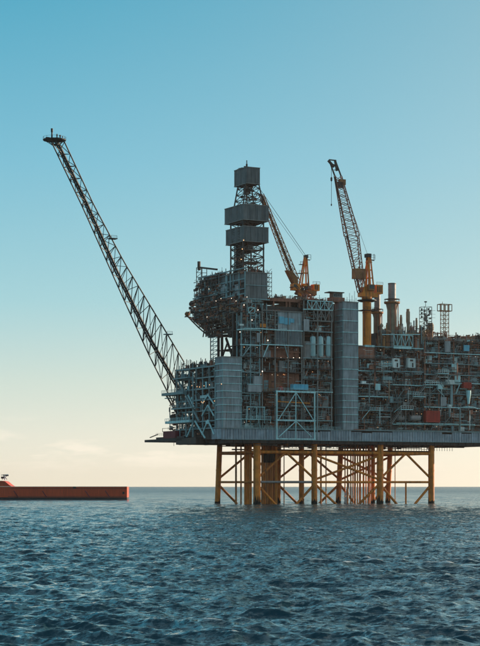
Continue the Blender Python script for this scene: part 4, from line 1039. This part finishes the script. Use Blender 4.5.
for i in range(7): z = zd0+(zd1-zd0)*i/6; m_.bar((ua-1.1, 2.5, z), (ua+1.1, 2.5, z), .22); m_.bar((ua-1.1, 2.5, z), (ua+1.1, 2.5, z+(zd1-zd0)/6), .13); m_.box((ua-.9, 2.6, z), (ua+.9, 4.8, z+.12))
part(m_, 'scaffold_stair', t)
# dense structure between the drilling block and the front modules
t = thing('substructure_module', 'dark tangled support structure beneath the drilling block, between sky gap and clad module', 'module', (U(243, 3), 3, Z(358, U(243), 3)))
za, zb = Z(357, U(250), 3), Z(298.5, U(250), 3)
zs_ = [Z(y, U(252), 3) for y in (329.6, 320, 311, 303, 298.5)]
for z, z2 in zip(zs_, zs_[1:]):
    part(mb('dark').box((U(241.5, 3), 6, z), (U(262, 3), 13, z+.3)), 'floor', t); part(mb('dark').box((U(248, 3), 9, z+.3), (U(279, 3), 10, z2)), 'bulkhead', t)
    m_ = MB(); fill(m_, U(241.5, 3), U(262, 3), 1.5, 6, z+.1, z2, 1.8, MIXL); part(m_, 'pipework', t, kind='stuff')
m_ = MB(); fill(m_, U(262, 3), U(279, 3), 1.5, 6, zs_[0], Z(309, U(270), 3), 1.0, MIXD); part(m_, 'pipework', t, kind='stuff')
for px in (242, 247, 255.5, 262, 266.5): part(mb('tealdk').bar((U(px, 1.2), 1.2, zs_[0]), (U(px, 1.2), 1.2, zb-2), .4), 'column', t)
m_ = mb('teal'); p = [P(248.5, 313, .8), P(254.5, 313, .8), P(254.5, 307.5, .8), P(248.5, 307.5, .8)]
for a, b in zip(p, p[1:]+p[:1]): m_.bar(a, b, .22)
m_.bar(p[0], p[2], .2); part(m_, 'small_frame', t)
m_ = mb('teal'); 
for a, b in (((237, 329.8), (246, 328.7)), ((246, 328.7), (262, 328.7)), ((262, 328.7), (278, 330))): m_.bar(P(*a, .4), P(*b, .4), .42)
part(m_, 'curved_walkway', t)
part(mb('white').box(P(240, 325.5, .8), P(243.5, 324, 1.2)), 'white_locker', t)
part(mb('yellow').box(P(260, 327, .8), P(265, 324, 1.6)), 'yellow_winch', t)
part(mb('panel').box(P(257, 342, .6), P(259.5, 333, 1.0)), 'teal_locker', t)
lamps(t, [P(px, y, .3) for px, y in ((240, 332), (252, 320), (244, 305), (258, 310))], 'lampc', .22)

# ---------------------------------------------------------------- left side module and flare base
t = thing('side_module', 'open module on the left flank of the deck with pale chevron bracing', 'module', (0, 8, ZT))
v0, v1 = V(215.2, 0), V(176, 0)
zs_ = [ZT+.2]+[Z(y, 0, 20) for y in (421.5, 411, 400, 389, 378, 367.5)]
for i, z in enumerate(zs_):
    part(mb('dark').box((.6, v0+.1, z-.12), (22, v1, z+.12)), 'floor', t)
    part(mb('tealdk').box((-.2, v0+.1, z-.3), (.58, v1, z+.3)), 'edge_beam', t)
for px in (215, 209, 202.5, 196, 189, 182, 176.5):
    v = V(px, 0); part(mb('tealdk').box((-.1, v-.3, ZT), (.5, v+.3, zs_[-1])), 'column', t)
for z, z2 in zip(zs_, zs_[1:]):
    part(mb('dark').box((7, v0, z), (7.5, v1-2-random.random()*6, z2-.2)), 'bulkhead', t)
    m_ = MB()
    for i in range(int((v1-v0)*(z2-z)*1.15)):
        m_.mat(pick(MIXL)); v = random.uniform(v0, v1); u = random.uniform(-.2, 5); za_ = random.uniform(z, z2); r = random.random()
        if r < .4: m_.tube((u, v, za_), (u, min(v1, v+random.uniform(1, 6)), za_), random.uniform(.07, .25), n=5)
        elif r < .7: m_.tube((u, v, z), (u, v, za_), random.uniform(.07, .22), n=5)
        elif r < .9: m_.box((u, v, z), (u+1, min(v1, v+random.uniform(.5, 2)), z+(z2-z)*random.uniform(.2, .8)))
        else: m_.bar((u, v, z), (u, min(v1, v+3), z2), .18)
    part(m_, 'pipework', t, kind='stuff')
for y0, y1 in ((395, 404), (405, 416), (420, 434.5)):
    for s in (-1, 1):
        part(mb('teal').bar(Q(208, y0, -.6), Q(208+s*6, y1, -.6), .45), 'chevron_brace', t)
part(mb('teal').box(Q(200, 398.5, -.4), Q(207, 395, 0)), 'gusset_plate', t)
part(mb('teal').box(Q(205.5, 424, -.7), Q(209.5, 420.5, -.5)), 'gusset_plate', t)
part(mb('tealdk').box((-.1, V(224, 0)+8, ZT), (.3, V(216, 0)+.1, Z(383, 0, 8))), 'side_sheet', t)
m_ = MB()
for i in range(230):                           # uneven top
    m_.mat(pick(MIXL)); v = random.uniform(v0, v1); u = random.uniform(0, 14); h = random.random()**1.6*4.5+.3; r = random.random()
    if r < .5: m_.bar((u, v, zs_[-1]), (u, v, zs_[-1]+h), random.uniform(.12, .32))
    elif r < .75: m_.box((u, v, zs_[-1]), (u+1, v+random.uniform(.5, 2), zs_[-1]+h*.7))
    else: m_.tube((u, v, zs_[-1]+h*.7), (u, v+random.uniform(1, 4), zs_[-1]+h*.7), .18, n=5)
part(m_, 'roof_clutter', t, kind='stuff')
lamps(t, [Q(px, y, -.8) for px, y in ((192, 385.5), (197, 386.6), (199.5, 387), (204, 385.8), (209.5, 384.8), (221.5, 384), (201.5, 402), (204, 401.5), (214.5, 401), (193, 415), (203, 402.8), (185, 377.5))], 'lampw', .16)

t = thing('boom_support_frame', 'cantilevered teal walkways and braces carrying the foot of the flare boom', 'support frame', (0, 44, ZB))
uf = -1.0
def side_deck(a, b, y, key='tealdk', th=.5, du=(-1.5, 10), rail=True):
    p, q = Q(a, y, uf), Q(b, y, uf); z = p.z
    part(mb(key).box((uf+du[0], q.y, z-th), (uf+du[1], p.y, z)), 'walkway', t)
    if rail: part(mb(key).rail((uf+du[0], q.y, z), (uf+du[0], p.y, z), r=.08), 'handrail', t)
side_deck(164.5, 186, 393.5, 'tealdk', 1.2); side_deck(174, 195, 408.5, 'tealdk', .6); side_deck(168, 192, 421.5, 'teal', 1.1); side_deck(176, 190, 378.5, 'tealdk', .6)
side_deck(148.5, 186, 440.0, 'black', 1.1, (-2, 16), False); side_deck(158, 186, 437.5, 'dark', 1.2, (-1, 10), False)
part(mb('dark').box((uf-2, V(200, uf), ZB-1.2), (uf+1.9, V(180, uf), ZB+1.5)), 'side_beam', t)
for a, b, key, w_ in (((165.5, 394), (180, 419), 'dark', .55), ((177, 378), (199, 421), 'tealdk', .6), ((186, 393), (186, 437), 'tealdk', .5), ((193, 372), (193, 437), 'tealdk', .5), ((170, 421), (170, 428), 'tealdk', .3),
                      ((195, 421), (205, 438), 'teal', .5), ((187, 437), (193, 423), 'teal', .5), ((180, 419), (180, 437), 'tealdk', .4), ((188, 395), (195, 409), 'teal', .45), ((174, 395), (178, 408), 'tealdk', .3), ((178, 395), (178, 421), 'tealdk', .35)):
    part(mb(key).bar(Q(*a, uf), Q(*b, uf), w_), 'brace', t)
m_ = MB()
for i in range(420):
    px = random.uniform(169, 200); y = random.uniform(379, 438)
    if px < 178 and y < 400 or px < 183 and y < 385: continue
    p = Q(px, y, uf+random.uniform(0, 7)); m_.mat(pick(MIXL)); r = random.random()
    if r < .35: m_.tube(p, p+Vector((0, random.uniform(-5, -.8), 0)), random.uniform(.08, .22), n=5)
    elif r < .7: m_.bar(p, p+Vector((0, 0, -random.uniform(.8, 4))), random.uniform(.1, .25))
    else: m_.box(p, p+Vector((1, -random.uniform(.4, 1.8), random.uniform(.3, 1.3))))
part(m_, 'pipework', t, kind='stuff')
part(mb('dark').box(Q(171, 422.5, uf), Q(182, 415.5, uf+6)), 'round_tank', t)
m_ = mb('dark'); m_.rail(Q(168, 430, uf-1), Q(175, 430, uf-1)); m_.bar(Q(150, 437.6, uf), Q(158, 434.3, uf), .35); m_.rail(Q(156, 436, uf), Q(163, 436, uf), h=1.2)
m_.bar(Q(162.5, 428.5, uf-1), Q(173, 428.2, uf-1), .18); m_.bar(Q(162.5, 428.5, uf-1), Q(162.5, 432, uf-1), .18); m_.bar(Q(173, 428.2, uf-1), Q(173, 432, uf-1), .18)
part(m_, 'small_rails', t)
a, b = Q(163.2, 438.5, uf-1.5), Q(184.5, 430.8, uf+3)
tt = thing('container', 'maroon low container at the left tip of the deck beneath the flare boom', 'container', (a.x, b.y, a.z))
part(mb('maroon').box((a.x, b.y, a.z), (b.x, a.y, b.z)), 'body', tt)
m_ = mb('maroon')
for i in range(14): v = b.y+.3+(a.y-b.y-.6)*i/13; m_.box((a.x-.1, v-.1, a.z+.2), (a.x-.002, v+.1, b.z-.2))
part(m_, 'ribs', tt)
m_ = mb('dark'); [m_.box((a.x-.22, v-.15, z-.15), (a.x-.11, v+.15, z+.15)) for v in (b.y+.2, a.y-.2) for z in (a.z+.2, b.z-.2)]; part(m_, 'corner_castings', tt)

# ---------------------------------------------------------------- flare boom
def WP(px, py, depth): return Vector(((px-240)/F*depth, depth, H+(HOR-py)/F*depth))
def loc_from_world(w): dx, dy = w.x-OX, w.y-D; return Vector((dx*cs+dy*sn, -dx*sn+dy*cs, w.z))
t = thing('flare_boom', 'long dark lattice flare boom leaning out left over the sea with a flat tip', 'flare boom', loc_from_world(WP(178, 412, 800)))
d0, d1 = 812.0, 782.0
def chord(pts, off=0):
    def f(k):
        k = min(max(k, 0), 1); seg = k*(len(pts)-1); i = min(int(seg), len(pts)-2); fr = seg-i
        x = pts[i][0]+(pts[i+1][0]-pts[i][0])*fr; y = pts[i][1]+(pts[i+1][1]-pts[i][1])*fr
        return loc_from_world(WP(x, y, d1+(d0-d1)*k+off))
    return f
CL = chord([(51.5, 142), (83.5, 209), (115.5, 281), (147.5, 352), (179.5, 416)])
CR = chord([(64.5, 142), (94, 205.5), (124, 262), (154, 312), (184, 362)])
CM = chord([(57, 142), (87, 205), (117, 272), (149, 337), (182, 394)], 9)
CLf = CL
nb = 21
for f_, w_ in ((CL, .5), (CR, .5), (CM, .42)):
    for i in range(nb): part(mb('black').tube(f_(i/nb), f_((i+1)/nb), w_/2*1.15, n=6), 'chord', t)
for i in range(nb+1):
    k = i/nb
    for a, b in ((CL, CR), (CR, CM), (CM, CL)):
        part(mb('black').bar(a(k), b(k), .26), 'cross_strut', t)
        if i < nb:
            x, y = (a, b) if i % 2 else (b, a)
            part(mb('black').bar(x(k), y(k+1/nb), .24), 'lacing', t)
for off, r in (((0, -.5, .3), .45), ((.6, -.2, 0), .3), ((-.6, .2, -.3), .36)):
    m_ = mb('black'); o_ = Vector(off)
    for i in range(20): m_.tube(CM(i/20)+o_, CM((i+1)/20)+o_, r, n=6, cap=False)
    part(m_, 'flare_pipe', t)
m_ = mb('black')
for i in range(150):
    k = i/150; p = CM(k); q = CM(min(1, k+.003)); m_.bar(p+Vector((-1.0, 0, .2)), p+Vector((.9, 0, -.3)), .16); 
    if i % 2: m_.bar(p+Vector((-.9, 0, .2)), p+Vector((-.9, 0, 1.2)), .12)
m_.bar(CM(0)+Vector((-.9, 0, 1.2)), CM(.25)+Vector((-.9, 0, 1.2)), .1)
part(m_, 'ladder_rungs', t)
for ks, side, w_ in ((.395, CR, 3.2), (.86, CR, 3.0), (.93, CL, 2.0)):
    p = side(ks); s = 1 if side is CR else -1
    m_ = mb('dark' if s > 0 and ks < .5 else 'tealdk'); m_.box((p.x-1 if s > 0 else p.x-w_, p.y-1, p.z-.3), (p.x+w_*.8 if s > 0 else p.x+1, p.y+2, p.z+.1)); m_.rail((p.x-.5, p.y-1, p.z), (p.x+s*w_*.7, p.y-1, p.z), r=.08); part(m_, 'rest_platform', t)
tip = loc_from_world(WP(54.5, 140, d1+3)); 
m_ = mb('black').lathe((tip.x, tip.y, tip.z-.7), [(4.2, .25), (5.0, .45), (5.1, .85)], 20); part(m_, 'tip_platform', t)
m_ = mb('black'); 
for i in range(14): a = i*math.pi/7; b_ = a+math.pi/7; p, q = Vector((tip.x+5*math.cos(a), tip.y+5*math.sin(a), tip.z)), Vector((tip.x+5*math.cos(b_), tip.y+5*math.sin(b_), tip.z)); u_ = Vector((0, 0, 1.25)); m_.bar(p, p+u_, .08); m_.bar(p+u_, q+u_, .07); part(m_, 'tip_railing', t)
m_ = mb('black')
for a in range(8):
    q = a*math.pi/4; m_.bar((tip.x+4*math.cos(q), tip.y+4*math.sin(q), tip.z-.4), (tip.x+.6+1.8*math.cos(q), tip.y+1.8*math.sin(q), tip.z-2.0), .22)
m_.lathe((tip.x+.6, tip.y, tip.z-2.2), [(2.0, 0), (2.0, .3)], 8)
part(m_, 'tip_underframe', t)
m_ = mb('black'); m_.box((tip.x+.6, tip.y-.8, tip.z+.2), (tip.x+2.6, tip.y+.8, tip.z+1.1)); m_.box((tip.x-4, tip.y-.5, tip.z+.2), (tip.x-2.4, tip.y+.5, tip.z+.9)); part(m_, 'control_cabinet', t)
for dx, h, r in ((-1.2, 4.4, .42), (1.2, 2.2, .25), (2.6, 1.9, .3), (3.8, 1.5, .2)):
    p = tip+Vector((dx, 0, .5)); part(mb('black').lathe((p.x, p.y, p.z), [(r*.8, 0), (r*.8, h*.6), (r*1.2, h*.7), (r*1.2, h)], 10), 'flare_tip', t)

# ---------------------------------------------------------------- cranes
def lattice(t, a0, a1, b0, b1, wv, n, key, r=.2, solid=None):
    """boom between base edge points a0,b0 and tip edge points a1,b1, wv wide in v"""
    def c(i, k):
        p = (a0.lerp(a1, k) if i in (0, 3) else b0.lerp(b1, k)); w = wv*(1-.55*k)*(1 if i < 2 else -1)/2
        return p+Vector((0, w, 0))
    for i in range(4): part(mb(key).bar(c(i, 0), c(i, 1), r*1.7), 'boom_chord', t)
    m_ = mb(key)
    for j in range(n):
        k0, k1 = j/n, (j+1)/n
        for i in range(4):
            i2 = (i+1) % 4; m_.bar(c(i, k0), c(i2, k1), r) if j % 2 else m_.bar(c(i2, k0), c(i, k1), r)
            m_.bar(c(i, k0), c(i2, k0), r*.8)
    part(m_, 'boom_lacing', t)
# large crane
vc = 5.0; uc = U(366.9, vc)
t = thing('pedestal_crane', 'large crane on a thick yellow pedestal with its lattice boom raised steeply to the left', 'crane', (uc, vc, Z(346, uc, vc)), 'pedestal cranes on the platform')
zp0, zp1 = Z(346, uc, vc), Z(300.5, uc, vc); r = 1.95
part(mb('yellow').lathe((uc, vc, zp0), [(r, 0), (r, zp1-zp0)], 32), 'pedestal', t, smooth=True)
part(mb('yellow').lathe((uc, vc, zp0+(zp1-zp0)*.72), [(r+.12, 0), (r+.12, .5)], 32), 'pedestal_ring', t)
z = Z(311, uc, vc); part(mb('dark').box((uc-3.6, vc-3, z), (uc+3.8, vc+3, z+.3)), 'ladder_landing', t); part(mb('dark').rail((uc-3.6, vc-3, z+.3), (uc+3.8, vc-3, z+.3), r=.08), 'handrail', t)
m_ = mb('dark')
for s in (-.4, .4): m_.bar((uc-2.5, vc-2+s, zp0+4), (uc-2.5, vc-2+s, zp1), .1)
for i in range(26): zz_ = zp0+4+(zp1-zp0-4)*i/26; m_.bar((uc-2.5, vc-2.4, zz_), (uc-2.5, vc-1.6, zz_), .08)
part(m_, 'ladder', t)
part(mb('black').lathe((uc, vc, zp1-.6), [(3.2, 0), (4.3, .4), (4.3, .8)], 24), 'slew_platform', t)
part(mb('black').rail((uc-5.4, vc-3, zp1+.1), (uc+4.3, vc-3, zp1+.1), r=.07), 'handrail', t)
part(mb('yellow').lathe((uc, vc, zp1+.2), [(1.9, 0), (2.4, .6), (2.4, 1.3)], 24), 'slew_ring', t)
zh = zp1+1.5
def ub(px): return U(px, vc)
def zb3(py): return Z(py, uc, vc)
part(mb('yellow').box((ub(359.8), vc-1.8, zh), (ub(376), vc+1.8, zb3(293))), 'machinery_deck', t)
part(mb('yellow').prism([(ub(361), zb3(293)), (ub(372), zb3(293)), (ub(370), zb3(286.5)), (ub(362.5), zb3(287))], 1, vc-1.7, vc-1.2), 'side_frame', t)
part(mb('yellow').prism([(ub(361), zb3(293)), (ub(372), zb3(293)), (ub(370), zb3(286.5)), (ub(362.5), zb3(287))], 1, vc+1.2, vc+1.7), 'side_frame', t)
o = part(mb('yellow').box((ub(374.5), vc-1.8, zb3(293.5)), (ub(380.8), vc+1.8, zb3(284.5))), 'engine_house', t)
m_ = mb('dark'); [m_.box((ub(375)+i*.9, vc-1.87, zb3(292)), (ub(375)+i*.9+.5, vc-1.802, zb3(286))) for i in range(3)]; part(m_, 'louvre', o, top=t)
part(mb('dark').rail((ub(374.5), vc-1.8, zb3(284.5)), (ub(380.8), vc-1.8, zb3(284.5)), r=.07), 'handrail', t)
o = part(mb('rust').box((ub(365), vc-3.3, zb3(291)), (ub(371), vc-1.82, zb3(285))), 'cab', t); part(mb('glass').box((ub(365.6), vc-3.36, zb3(289.3)), (ub(370.4), vc-3.302, zb3(285.8))), 'window', o, top=t)
for s in (-1, 1):
    part(mb('yellow').bar((ub(367.6), vc+s*1.3, zb3(287)), (ub(367.9), vc+s*.7, zb3(254.5)), .75), 'gantry_leg', t)
    part(mb('yellow').bar((ub(372), vc+s*1.3, zb3(287)), (ub(369.5), vc+s*.7, zb3(256)), .5), 'gantry_leg', t)
    part(mb('yellow').bar((ub(363), vc+s*1.3, zb3(287)), (ub(367), vc+s*.8, zb3(265)), .3), 'gantry_leg', t)
for y in (262, 270, 278): part(mb('yellow').box((ub(366.8), vc-1.2, zb3(y)-.2), (ub(370.8), vc+1.2, zb3(y)+.2)), 'gantry_crossbeam', t)
m_ = mb('black').box((ub(366), vc-1.4, zb3(257.5)), (ub(369.8), vc+1.4, zb3(253.8))); m_.bar((ub(366), vc, zb3(259)), (ub(374.2), vc, zb3(260)), .4); m_.rail((ub(369), vc-.8, zb3(260)), (ub(374.2), vc-.8, zb3(259.5)), h=2.2, r=.09); m_.bar((ub(374), vc, zb3(260)), (ub(374), vc, zb3(253.5)), .2)
part(m_, 'gantry_head', t)
A0, B0 = P(359.3, 292.5, vc), P(364.5, 284, vc); A1, B1 = P(334, 172, vc), P(339.3, 172, vc)
A1.z += 0
k_ = [(359.3, 292.5), (345.4, 234), (334.8, 176)]
lattice(t, P(345.6, 236, vc), P(334.8, 176, vc), P(358, 236, vc), P(341, 176, vc), 2.6, 15, 'brown', .19)
lattice(t, P(359.3, 292.5, vc), P(345.6, 236, vc), P(362.8, 284, vc), P(358, 236, vc), 3.0, 11, 'brown', .19)
part(mb('black').bar(P(334.6, 177, vc), P(360, 293, vc), .5), 'boom_walkway', t)
part(mb('rust').box(P(354.8, 278.5, vc-1.3), P(362.8, 269.5, vc+1.3)), 'winch_platform', t)
m_ = mb('dark'); 
for a, b, w_ in (((334.8, 176), (329, 159.8), .5), ((341, 176), (335.3, 160.5), .5), ((329, 159.8), (335.5, 160.5), .5), ((328.3, 160.5), (334, 167), .9), ((335, 160), (337, 171), .8), ((334, 170), (339, 170), .3), ((332, 164), (337, 166), .4)): m_.bar(P(*a, vc), P(*b, vc), w_)
part(m_, 'boom_head', t)
part(mb('rust').box(P(340.2, 184.5, vc-.8), P(344, 180, vc+.8)), 'sheave_box', t)
part(mb('dark').box(P(337.5, 187, vc-.8), P(341.5, 182.5, vc+.8)), 'sheave_box', t)
part(mb('black').bar(P(331.4, 162, vc), P(331.4, 205, vc), .13), 'hoist_rope', t)
part(mb('black').lathe(P(331.4, 181.5, vc), [(.12, 0), (.4, .4), (.42, 1.6), (.15, 2.0)], 10), 'hook_block', t)
part(mb('black').lathe(P(331.4, 206, vc), [(.1, 0), (.28, .3), (.28, .8), (.1, 1)], 10), 'hook', t)
for s in (-1.1, -.4, .4, 1.1): part(mb('grey').bar(P(367.5, 254.5, vc+s), P(341.5, 180, vc+s*.6), .1), 'pendant_rope', t)
# small crane
vc = 12.0; uc = U(304, vc)
t = thing('pedestal_crane', 'smaller yellow crane behind the derrick, its boom raised to the left, on the centre roof', 'crane', (uc, vc, Z(302, uc, vc)), 'pedestal cranes on the platform')
def zb3(py): return Z(py, uc, vc)
part(mb('brown').lathe((uc, vc, zb3(308)), [(2, 0), (2, zb3(297)-zb3(308)), (3, zb3(296)-zb3(308)), (3, zb3(294.5)-zb3(308))], 20), 'pedestal', t)
m_ = MB()
for i in range(90):
    px = random.gauss(304, 4.5); y = random.uniform(284, 301); m_.mat(pick([('dark', 5), ('brown', 5), ('rust', 3), ('yellow', 1)])); p = P(px, y, vc+random.uniform(-3, 2)); r = random.random()
    if abs(px-304) > 10: continue
    m_.box(p, p+Vector((random.uniform(.5, 2), 1, random.uniform(.4, 1.6)))) if r < .5 else m_.bar(p, p+Vector((random.uniform(-3, 3), 0, random.uniform(-3, 3))), .25)
part(m_, 'slew_machinery', t, kind='stuff')
part(mb('rust').box((ub(297), vc-1.5, zb3(295)), (ub(315), vc+1.5, zb3(290.5))), 'machinery_deck', t)
o = part(mb('yellow').box((ub(312.3), vc-1.7, zb3(290.4)), (ub(317.8), vc+1.5, zb3(284))), 'engine_house', t)
m_ = mb('dark'); [m_.box((ub(313)+i*.9, vc-1.77, zb3(289.5)), (ub(313)+i*.9+.5, vc-1.702, zb3(285))) for i in range(2)]; part(m_, 'louvre', o, top=t)
part(mb('dark').rail((ub(311), vc-1.7, zb3(284)), (ub(318), vc-1.7, zb3(284)), r=.07), 'handrail', t)
o = part(mb('yellow').box((ub(291.5), vc-1.6, zb3(291)), (ub(298.5), vc+1.2, zb3(284.5))), 'cab', t); part(mb('glass').box((ub(292), vc-1.66, zb3(288)), (ub(295.5), vc-1.602, zb3(285.3))), 'window', o, top=t)
part(mb('dark').box((ub(290), vc-1.8, zb3(288.5)), (ub(292), vc+.5, zb3(287.8))), 'cab_step', t)
for s in (-1, 1):
    part(mb('yellow').bar((ub(299.8), vc+s*1.2, zb3(290)), (ub(305), vc+s*.5, zb3(257)), .5), 'gantry_leg', t)
    part(mb('yellow').bar((ub(307.5), vc+s*1.2, zb3(287)), (ub(306.2), vc+s*.5, zb3(257)), .5), 'gantry_leg', t)
for y, a, b in ((273, 302, 307.5), (265, 303.5, 307)): part(mb('yellow').box((ub(a), vc-1, zb3(y)-.2), (ub(b), vc+1, zb3(y)+.2)), 'gantry_crossbeam', t)
m_ = mb('dark').box((ub(304.6), vc-1, zb3(258)), (ub(307.2), vc+1, zb3(255))); m_.bar((ub(306), vc, zb3(259.6)), (ub(310), vc, zb3(259.6)), .4); m_.rail((ub(306), vc-.8, zb3(259.6)), (ub(310), vc-.8, zb3(259.6)), h=2.2, r=.09)
part(m_, 'gantry_head', t)
m_ = mb('dark'); m_.box((ub(299.5), vc-.8, zb3(265)), (ub(303), vc+.8, zb3(264.5))); m_.rail((ub(299.5), vc-.8, zb3(264.5)), (ub(303), vc-.8, zb3(264.5)), r=.08); part(m_, 'gantry_platform', t); m_ = mb('dark').box((ub(298), vc-.8, zb3(274)), (ub(303), vc+.8, zb3(273.4))); m_.rail((ub(298.5), vc-.8, zb3(273.4)), (ub(303), vc-.8, zb3(273.4)), r=.08)
part(m_, 'gantry_platform', t)
lattice(t, P(292.5, 281, vc), P(259.5, 194, vc), P(299, 283, vc), P(262.8, 194, vc), 3, 20, 'rust', .17)
part(mb('black').bar(P(262, 196, vc), P(295.5, 281, vc), .5), 'boom_walkway', t)
part(mb('rust').prism([(ub(286), zb3(271.5)), (ub(291), zb3(272)), (ub(296.5), zb3(279)), (ub(296.5), zb3(285)), (ub(293), zb3(285))], 1, vc-1.4, vc+1.4), 'boom_foot_plate', t)
for s in (-1.0, 1.0): part(mb('black').bar(P(305.6, 255.5, vc+s), P(261, 190.5, vc+s*.6), .13), 'pendant_rope', t)
part(mb('grey').bar(P(304.2, 256.5, vc), P(260, 194, vc), .1), 'pendant_rope', t)

# ---------------------------------------------------------------- supply vessel
DS = 1051.0
def SX(px): return (px-240)/F*DS
sx0, sx1 = SX(-52), SX(127); sy = DS
t = thing('supply_vessel', 'long low orange supply vessel with black waterline lying left of the platform', 'ship', ((sx0+sx1)/2, sy+8, 0), rot=0, world=True)
def sz(py): return H+(HOR-py)/F*DS
zt_, zm_ = sz(486.9), sz(497.3)
beam = 18.0
secs = [(0, .05, 1.0), (.04, .35, 1.0), (.10, .68, 1), (.2, .92, 1), (.32, 1, 1), (.98, 1, 1), (1.0, .985, 1)]
def hull(m_, za, zb, swell=1.0, ztop=None):
    vs = []; fs = []
    for i, (k, w, _) in enumerate(secs):
        x = sx0+(sx1-sx0)*k; hw = beam/2*w*swell
        vs += [(x, sy+beam/2-hw, za), (x, sy+beam/2-hw, zb), (x, sy+beam/2+hw, zb), (x, sy+beam/2+hw, za)]
    for i in range(len(secs)-1):
        a, b = i*4, i*4+4
        fs += [(a+j, b+j, b+(j+1) % 4, a+(j+1) % 4) for j in range(4)]
    fs += [(0, 1, 2, 3), tuple(len(vs)-4+j for j in (3, 2, 1, 0))]
    return m_.raw(vs, fs)
part(hull(mb('orange'), zm_, zt_-.7), 'hull', t); part(hull(mb('black'), -3, zm_-.01, .996), 'waterline_band', t)
part(hull(mb('orange'), zt_-.69, zt_, 1.0), 'bulwark', t)
part(hull(mb('grey'), zt_+.002, zt_+.24, 1.004), 'cap_rail', t)
xs = SX(11); nA = [(SX(-52), zt_+.3), (SX(-52), zt_+3.6), (SX(2), zt_+3.6), (SX(5), zt_+3.2), (SX(9), zt_+1.2), (SX(11.5), zt_+.3)]
part(mb('orange').prism([(a, b) for a, b in nA], 1, sy+.3, sy+beam-.3), 'forecastle', t)
for i in range(4):
    x = SX([16.5, 45, 88, 108][i]); m_ = mb('maroon'); m_.bar((x-1.6, sy-.15, zt_-2.2), (x+1.2, sy-.15, zm_-.3), .45)
    part(m_, 'tyre_fender', t)
part(mb('dark').box((SX(73), sy-.25, zt_-1), (SX(76), sy-.02, zt_+.2)), 'side_gate', t)
part(mb('black').box((SX(122.5), sy-.1, zt_-4.2), (SX(124.5), sy-.01, zt_-2.8)), 'hull_mark', t)
part(mb('dark').box((SX(8), sy-.12, zm_+.35), (SX(126), sy-.02, zm_+.6)), 'rubbing_strake', t)
part(mb('dark').box((SX(10), sy-.12, zt_-1.0), (SX(126.5), sy-.02, zt_-.8)), 'rubbing_strake', t)
m_ = mb('white')                              # small deck mast at the frame edge
for a, b, w_ in (((1, 479.5), (3.5, 474.5), .3), ((6, 479.5), (2, 474.5), .3), ((0, 475), (7.5, 474.6), .3), ((7, 474.5), (3.5, 478), .25), ((3.5, 480), (3.5, 477), .4), ((0, 478), (4, 476.5), .5)):
    m_.bar((SX(a[0]), sy+5, sz(a[1])), (SX(b[0]), sy+5, sz(b[1])), w_*1.5)
m_.mat('dark').box((SX(0), sy+4.6, sz(478.5)), (SX(3), sy+5.4, sz(476.5))); m_.box((SX(4), sy+4.6, sz(476)), (SX(7.5), sy+5.4, sz(474.8)))
part(m_, 'deck_mast', t)
part(mb('white').box((SX(-38), sy+3, zt_+3.6), (SX(-12), sy+beam-3, zt_+9.5)), 'deckhouse', t)
part(mb('white').box((SX(-36), sy+3.5, zt_+9.5), (SX(-20), sy+beam-3.5, zt_+13)), 'wheelhouse', t)
part(mb('glass').box((SX(-35.5), sy+3.4, zt_+10.8), (SX(-20.5), sy+3.49, zt_+12.2)), 'wheelhouse_window', t)
